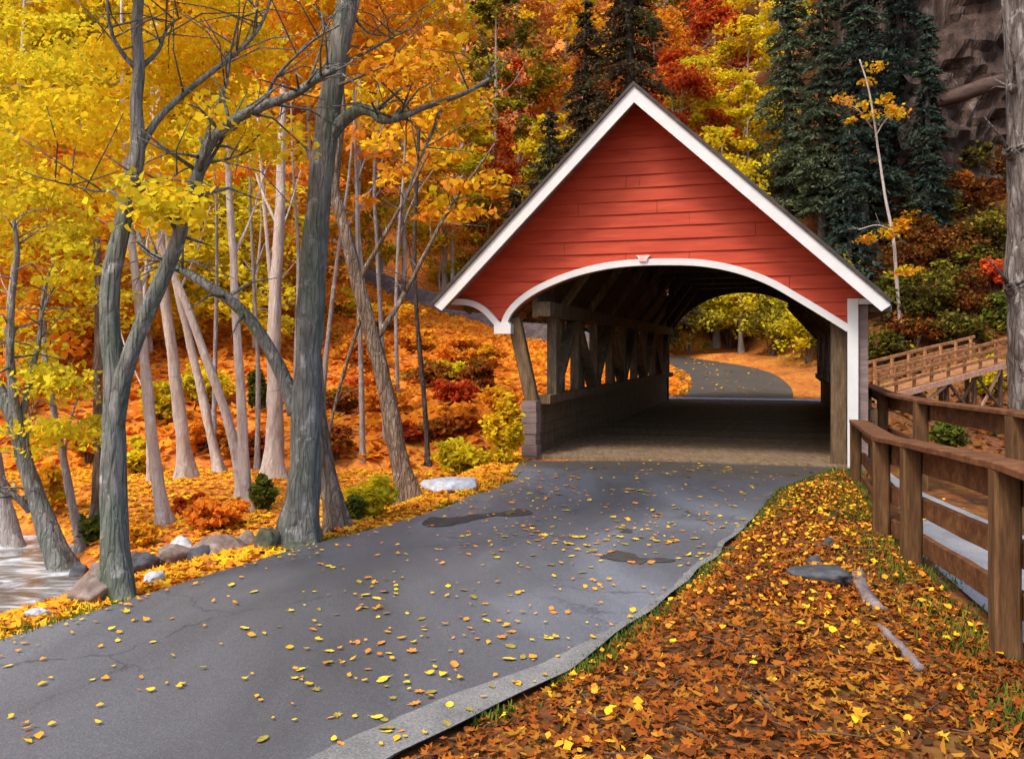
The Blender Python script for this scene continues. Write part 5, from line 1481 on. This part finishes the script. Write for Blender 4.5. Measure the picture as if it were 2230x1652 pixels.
RK = [(190, 1312, 130, 66, 'rock', 'large brown boulder beside the stream, left of the forked tree', 2), (215, 1262, 60, 40, 'rock', 'medium brown stone above the large boulder', 3), (300, 1250, 90, 52, 'rockdark', 'dark rock just right of the forked tree foot', 4),
      (370, 1228, 100, 48, 'rock', 'brown rock with a pale top in the middle of the roadside row', 5), (395, 1200, 50, 34, 'rockpale', 'small pale rock on top of the roadside row', 6), (470, 1212, 130, 48, 'rock', 'long purplish brown rock left of the mossy dome', 7),
      (578, 1198, 60, 56, 'rockmoss', 'dark mossy dome rock left of the thickest trunk', 8), (148, 1200, 34, 18, 'rockpale', 'small white stone behind the leaning stream bank tree', 9), (70, 1262, 80, 34, 'rockmoss', 'green stone at the stream edge far left', 10),
      (30, 1290, 90, 30, 'rock', 'brown flat stone in the stream', 11), (165, 1262, 50, 40, 'rockdark', 'dark stone at the foot of the leaning stream bank tree', 12), (640, 1202, 60, 24, 'rockmoss', 'low dark stone at the thickest trunk foot', 13), (330, 1270, 60, 26, 'rockpale', 'small pale stone beside the forked tree foot', 14),
      (78, 1345, 60, 22, 'rockpale', 'pale stone in the foaming stream', 15), (430, 1222, 70, 34, 'rockdark', 'dark low rock between the brown pale-topped rock and the long purplish one', 16), (530, 1196, 60, 40, 'rock', 'brown rock leaning against the mossy dome', 17), (20, 1240, 60, 30, 'rockdark', 'dark wet rock on the far side of the stream', 18), (115, 1290, 46, 28, 'rockdark', 'dark wet rock in the stream beside the large brown boulder', 19)]
for (px, py, w, h, m, lab, sd) in RK: rock(px, py, w, h, m, lab, seed=sd, rot=sd)
rock(1795, 1272, 135, 44, 'rockdark', 'large flat slate rock on the leafy bank beside the fence', seed=21, flat=True, rot=0.2, sink=0.15)
rock(1808, 1195, 34, 26, 'rockdark', 'small upright slate stone on the bank nearest the bridge', seed=22)
rock(1778, 1232, 40, 24, 'rockdark', 'small slate stone just behind the large flat rock', seed=23)
def root(label, pts, w0, w1, seed):
    q = [hit(*p) + Vector((0, 0, 0.02)) for p in pts]
    g = q[0].copy()
    mb = MB()
    c = catmull([tuple(p - g) for p in q], 5)
    n = len(c)
    mb.tube(c, [(w0 + (w1 - w0) * k / n) / F * g.y / 2 * (0.75 + 0.5 * mnoise.noise(Vector((k * 0.6, seed, 0)))) for k in range(n)], 9, 0.35, seed)
    o = mb.build('tree_root', M['root'], None, True)
    o.location = g
    return tag(o, label, 'root')
root('grey upper root running from the flat slate rock towards the viewer', [(1868, 1258), (1876, 1285), (1892, 1310), (1915, 1335)], 30, 40, 1)
root('purplish lower root half buried in leaves on the bank', [(1915, 1375), (1945, 1405), (1972, 1432), (2002, 1468)], 26, 34, 2)
# twig on the bank
g = hit(1760, 1365)
# cliff with ledges, log and thin falls
def cliff():
    t = thing('rock_cliff', 'brown wet rock cliff above the right slope beside the edge trunk', 'cliff', P(2110, 400, 44))
    g = Vector(t.location)
    nx_, nz_ = 44, 34
    mb = MB()
    for j in range(nz_ + 1):
        for i in range(nx_ + 1):
            px = 1960 + 330 * i / nx_; py = 430 - 590 * j / nz_
            d = 44 + 3.0 * j / nz_
            p = P(px, py, d)
            q = Vector((p.x * 0.35, 0, p.z * 0.5))
            off = 1.3 * mnoise.noise(q) + 0.8 * mnoise.noise(q * 2.3) + 0.35 * mnoise.noise(q * 6) - 0.5 * abs(mnoise.noise(Vector((p.x * 0.9, 3, p.z * 0.15))))
            p.y += off
            mb.v.append(tuple(p - g))
    n = nx_ + 1
    for j in range(nz_):
        for i in range(nx_): mb.f.append((j*n + i, j*n + i + 1, (j+1)*n + i + 1, (j+1)*n + i))
    mb.build('rock_face', M['cliff'], t)
    # sides and back give it depth
    mb = MB()
    a, b = P(1962, 380, 45.5), P(2288, 380, 45.5)
    top = P(2000, -165, 47).z
    mb.box((a.x - g.x, 46.2 - g.y, a.z - 6 - g.z), (b.x - g.x, 56 - g.y, top - g.z))
    mb.build('rock_mass', M['cliff'], t)
cliff()
mb = MB()
a, b = P(2040, 222, 41.8), P(2215, 172, 41)
mb.tube([tuple(p - a) for p in (a, a.lerp(b, .3), a.lerp(b, .6) + Vector((0, 0, .1)), b)], [0.3, 0.36, 0.38, 0.36], 12, 0.25, 3)
o = mb.build('fallen_log', M['log'], None, True); o.location = a
tag(o, 'thick brown log lying across the cliff behind the edge trunk', 'log')

# ------------------------------------------------------------------ leaf litter, verge growth, fallen leaves
def scatter(n, xr, yr, keep, rng=NR):
    x = rng.uniform(*xr, n); y = yr[0] + (yr[1] - yr[0]) * rng.random(n)
    k = keep(x, y)
    x, y = x[k], y[k]
    return np.stack([x, y, terrain(x, y)], 1)
def flat_leaves(C, size, lift=0.012, tilt=1.3):
    C = C.copy(); C[:, 2] += lift + NR.uniform(0, 0.02, len(C))
    return leaf_faces(C, size * NR.uniform(0.55, 1.4, len(C)), tilt, MAPLE if size < 0.09 else OVAL, 0.6)
# bank between road and fence
bk = scatter(100000, (-1.2, 4.6), (2.4, 12.0), lambda x, y: (x > poly_x(RIGHT_E, y) + 0.04) & (x < poly_x(FENCE, y) + 0.05))
sel = NR.random(len(bk))
patch = np.array([mnoise.noise(Vector((p[0] * 1.4, p[1] * 1.1, 4))) for p in bk])
NARROW = np.array([(-0.5, 0), (-0.2, 0.13), (0.2, 0.15), (0.6, 0), (0.2, -0.15), (-0.2, -0.13)])
def litter(name, mask, size, m, label, shape, lift=0.012, tilt=1.2, curl=0.7):
    C = bk[mask].copy(); C[:, 2] += lift + NR.uniform(0, 0.025, len(C))
    Q = leaf_faces(C, size * NR.uniform(0.45, 1.5, len(C)), tilt, shape, curl)
    tag(link_mesh(name, quads_mesh(name, Q, LEAF[m])), label, 'leaf litter', kind='stuff')
litter('maple_leaves', (sel < 0.3) & (patch > -0.35), 0.041, 'litter', 'rusty orange lobed leaf litter covering the bank between road and fence', MAPLE)
litter('beech_leaves', (sel > 0.3) & (sel < 0.62), 0.034, 'litter_dark', 'brown and dull red small oval leaves underneath the rusty litter of the bank', OVAL, 0.004, 1.0, 1.0)
litter('willow_leaves', (sel > 0.62) & (sel < 0.8), 0.042, 'litter', 'narrow curled leaves among the litter of the bank', NARROW, 0.015, 0.6, 0.9)
litter('golden_leaves', (sel > 0.8) & (NR.random(len(bk)) < S(3.8, 8.5, bk[:, 1]) * 0.55 + 0.06 + 0.25 * (patch > 0.3)), 0.033, 'litter_gold', 'golden leaves lying on the rusty litter of the bank', OVAL, 0.03, 0.9)
mb = MB()
for k in NR.choice(len(bk), 150, replace=False):
    p = Vector(bk[k]) + Vector((0, 0, 0.03)); a = R.uniform(0, 6.28); L = R.uniform(0.06, 0.3)
    d = Vector((math.cos(a), math.sin(a), R.uniform(-.05, .12))) * L
    mb.tube([p, p + d * 0.5 + Vector((R.uniform(-.02, .02), R.uniform(-.02, .02), 0.01)), p + d], [0.004, 0.0035, 0.002], 5)
tag(mb.build('twig_litter', M['stem']), 'small broken twigs scattered through the bank litter', 'twigs', kind='stuff')
# left verge and forest floor
vg = scatter(70000, (-11, 0.6), (3.2, 17.5), lambda x, y: (x < poly_x(LEFT_E, y) - 0.02) & ((x > poly_x(LEFT_E, y) - 1.2) | (np.abs(np.sin(x * 13.1) * np.cos(y * 7.7)) > 0.35)) & (seg_dist(x, y, STREAM) > 1.2))
tag(link_mesh('forest_floor_leaves', quads_mesh('forest_floor_leaves', flat_leaves(vg, 0.068), LEAF['litter_gold'])), 'orange and gold leaves covering the forest floor left of the road', 'leaf litter', kind='stuff')
hl = scatter(30000, (-22, 8), (17.5, 46), lambda x, y: (far_road(x, y)[0] > 1.6) & (((x - OX) * UX + (y - OY) * UY > 5.2) | (y > 30)))
tag(link_mesh('hillside_leaves', quads_mesh('hillside_leaves', flat_leaves(hl, 0.24, 0.06, 0.8), LEAF['orange'])), 'orange leaf cover on the mound beyond the ravine', 'leaf litter', kind='stuff')
rl = scatter(22000, (5.5, 34), (14, 55), lambda x, y: (far_road(x, y)[0] > 2.2) & (x > poly_x(FENCE, y) + 2.2) & ((x - OX) * UX + (y - OY) * UY < -0.8))
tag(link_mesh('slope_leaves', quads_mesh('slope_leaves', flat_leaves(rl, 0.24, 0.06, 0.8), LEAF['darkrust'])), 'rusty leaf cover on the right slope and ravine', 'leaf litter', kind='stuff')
# grass along the road's right edge and the fence foot
def blades(pts, h, lean=0.5):
    n = len(pts)
    d = NR.normal(size=(n, 3)); d[:, 2] = 0; d /= np.linalg.norm(d, axis=1, keepdims=True)
    L = (h * NR.uniform(0.5, 1.4, n))[:, None]
    w = np.stack([-d[:, 1], d[:, 0], 0 * d[:, 0]], 1) * (0.004 + 0.06 * h)
    up = np.array((0, 0, 1.0))
    a, b = pts - w, pts + w
    m1 = pts + up * L * 0.9 + d * L * lean
    c = m1 + w * 0.25; e = m1 - w * 0.25
    return np.stack([a, b, c, e], 1)
ge = []
for (edge, off, spread, n, y0_, y1_) in ((RIGHT_E, 0.05, 0.07, 9000, 2.4, 12), (FENCE, -0.08, 0.14, 9000, 3.4, 12), (LEFT_E, -0.03, 0.12, 6000, 3.5, 12)):
    y = NR.uniform(y0_, y1_, n)
    gate = np.array([mnoise.noise(Vector((yy * 2.2, off * 50, 1))) for yy in y]) > (-0.15 if edge is not LEFT_E else 0.05)
    y = y[gate]
    x = poly_x(edge, y) + off + NR.normal(0, spread, len(y))
    if edge is RIGHT_E: x = np.maximum(x, poly_x(edge, y) + 0.0)
    if edge is LEFT_E: x = np.minimum(x, poly_x(edge, y) - 0.0)
    ge.append(np.stack([x, y, terrain(x, y)], 1))
y = NR.uniform(7.6, 11.8, 3600); x = poly_x(RIGHT_E, y) + np.abs(NR.normal(0, 0.3, 3600)) 
ge.append(np.stack([x, y, terrain(x, y)], 1))
tag(link_mesh('grass', quads_mesh('grass', blades(np.concatenate(ge), 0.048), LEAF['grass'])), 'dark green grass fringing the road edges and the fence foot', 'grass', kind='stuff')

# single leaves on the road: each its own object
def leaf_shape(kind, seed):
    rg = random.Random(seed)
    if kind == 'oval':
        out = [(math.sin(a) * 0.3 * (1 + 0.15 * rg.uniform(-1, 1)), -math.cos(a) * 0.5) for a in [2 * PI * i / 10 for i in range(10)]]
    else:                                        # lobed, maple-like
        out = []
        for i in range(14):
            a = -PI / 2 + 2 * PI * (i + 0.5) / 14
            r = (0.52 if i % 2 == 0 else 0.27) * rg.uniform(0.85, 1.15)
            out.append((math.cos(a) * r, math.sin(a) * r))
    mb = MB()
    vs = [(0, 0, 0.03)] + [(x, y, 0.02 + 0.22 * x * x + 0.12 * max(0, y) ** 2 + rg.uniform(0, 0.05)) for x, y in out]
    n = len(out)
    mb.add(vs, [(0, 1 + i, 1 + (i + 1) % n) for i in range(n)])
    mb.add([(-0.015, -0.45, 0.03), (0.015, -0.45, 0.03), (0.02, -0.85, 0.06), (-0.01, -0.85, 0.06)], [(0, 1, 2, 3)])
    return mb
def plain_leaf_mat(name, c):
    m, nt, out = new_mat(name)
    p = nt.nodes.new('ShaderNodeBsdfPrincipled')
    mp = coords(nt)
    n1 = noise(nt, mp, 5, 3, 0.6)
    r = ramp(nt, [(0.35, tuple(x * 0.62 for x in c)), (0.62, c)])
    nt.links.new(n1.outputs[0], r.inputs[0]); nt.links.new(r.outputs[0], p.inputs['Base Color'])
    p.inputs['Roughness'].default_value = 0.55
    nt.links.new(p.outputs[0], out.inputs[0])
    return m
LC = [('yellow', (0.78, 0.55, 0.04), 0.36), ('orange', (0.72, 0.25, 0.03), 0.3), ('olive', (0.3, 0.24, 0.03), 0.34)]
PROT = []
for (nm, c, w) in LC:
    mm_ = plain_leaf_mat('fallen_leaf_' + nm, c)
    for kd, sd in (('oval', 1), ('oval', 4), ('oval', 6), ('lobed', 3)):
        o = leaf_shape(kd, sd).build('fallen_leaf', mm_); PROT.append((nm, o.data)); bpy.data.objects.remove(o)
rl_ = random.Random(3)
spots = []
while len(spots) < 298:
    px, py = rl_.uniform(10, 1800), rl_.uniform(1000, 1645)
    if len(spots) % 5 == 0: px, py = rl_.uniform(600, 1250), rl_.uniform(1290, 1640)
    elif len(spots) % 5 in (1, 2, 3): px, py = rl_.uniform(950, 1780), rl_.uniform(1000, 1240)
    y = CAM_H * F / (py - HY); x = (px - CX) / F * y
    if len(spots) > 6 and rl_.random() < 0.3:
        bx, by = rl_.choice(spots); x, y = bx + rl_.gauss(0, 0.2), by + rl_.gauss(0, 0.2)
    if not (poly_x(LEFT_E, y) + 0.05 < x < poly_x(RIGHT_E, y) - 0.04): continue
    if (x - OX) * AX + (y - OY) * AY > -0.05: continue
    spots.append((x, y))
for (x, y) in spots:
    nm = rl_.choices([a[0] for a in LC], [a[2] for a in LC])[0]
    data = rl_.choice([d for n_, d in PROT if n_ == nm])
    o = link_mesh('fallen_leaf', data, None, (x, y, 0.018))
    s = rl_.choice([rl_.uniform(0.03, 0.05), rl_.uniform(0.05, 0.08)]) * (1.0 if y < 7 else 1.25)
    o.scale = (s, s, s)
    o.rotation_euler = (rl_.uniform(-.15, .15), rl_.uniform(-.15, .15), rl_.uniform(0, 6.28))
    tag(o, 'single fallen %s leaf lying on the grey road' % nm, 'leaf', 'fallen leaves on the road')
n_ = 0
while n_ < 14:
    y = rl_.uniform(4.6, 9.5)
    x = float(np.interp(y, [1.9, 4.58, 6.44, 7.3, 10.9, 17], [2.15, 2.72, 3.08, 3.24, 4.45, 6.4])) + rl_.uniform(0.1, 1.1)
    o = link_mesh('fallen_leaf', rl_.choice([d for q_, d in PROT if q_ != 'olive']), None, (x, y, 0.036)); n_ += 1
    s_ = rl_.uniform(0.05, 0.085); o.scale = (s_, s_, s_); o.rotation_euler = (0.1, 0, rl_.uniform(0, 6.28))
    tag(o, 'single fallen yellow or orange leaf lying on the grey walkway behind the fence', 'leaf', 'fallen leaves on the walkway')
fx, fy = [], []
while len(fx) < 620:
    k = len(fx) % 4
    px, py = (rl_.uniform(10, 1800), rl_.uniform(1010, 1640)) if k == 0 else ((rl_.uniform(950, 1800), rl_.uniform(998, 1200)) if k < 3 else (rl_.uniform(650, 1500), rl_.uniform(1150, 1500)))
    y = CAM_H * F / (py - HY); x = (px - CX) / F * y
    if rl_.random() < 0.12:
        y = rl_.uniform(4, 11); x = float(poly_x(LEFT_E, y)) + abs(rl_.gauss(0, 0.2))
    if not (poly_x(LEFT_E, y) + 0.03 < x < poly_x(RIGHT_E, y) - 0.02) or (x - OX) * AX + (y - OY) * AY > -0.05: continue
    fx.append(x); fy.append(y)
C = np.stack([fx, fy, np.full(len(fx), 0.026)], 1)
tag(link_mesh('leaf_flecks', quads_mesh('leaf_flecks', leaf_faces(C, 0.038 * NR.uniform(0.5, 1.3, len(C)), 2.0, OVAL, 0.6), LEAF['litter_gold'])), 'smallest golden and orange leaf flecks sprinkled over the grey road', 'leaf flecks', kind='stuff')
C = []
while len(C) < 260:
    k = rl_.randrange(12, len(FR)); p = FR[k]
    x, y = p[0] + rl_.gauss(0, 0.9), p[1] + rl_.gauss(0, 0.9)
    d_, z_ = far_road(np.array([x]), np.array([y]))
    if y > 28.5 and d_[0] < 1.9: C.append((x, y, z_[0] + 0.05))
tag(link_mesh('far_road_leaves', quads_mesh('far_road_leaves', leaf_faces(np.array(C), 0.13 * NR.uniform(0.5, 1.4, len(C)), 2.0, OVAL, 0.6), LEAF['litter_gold'])), 'golden leaves strewn on the road beyond the bridge', 'leaf litter', kind='stuff')
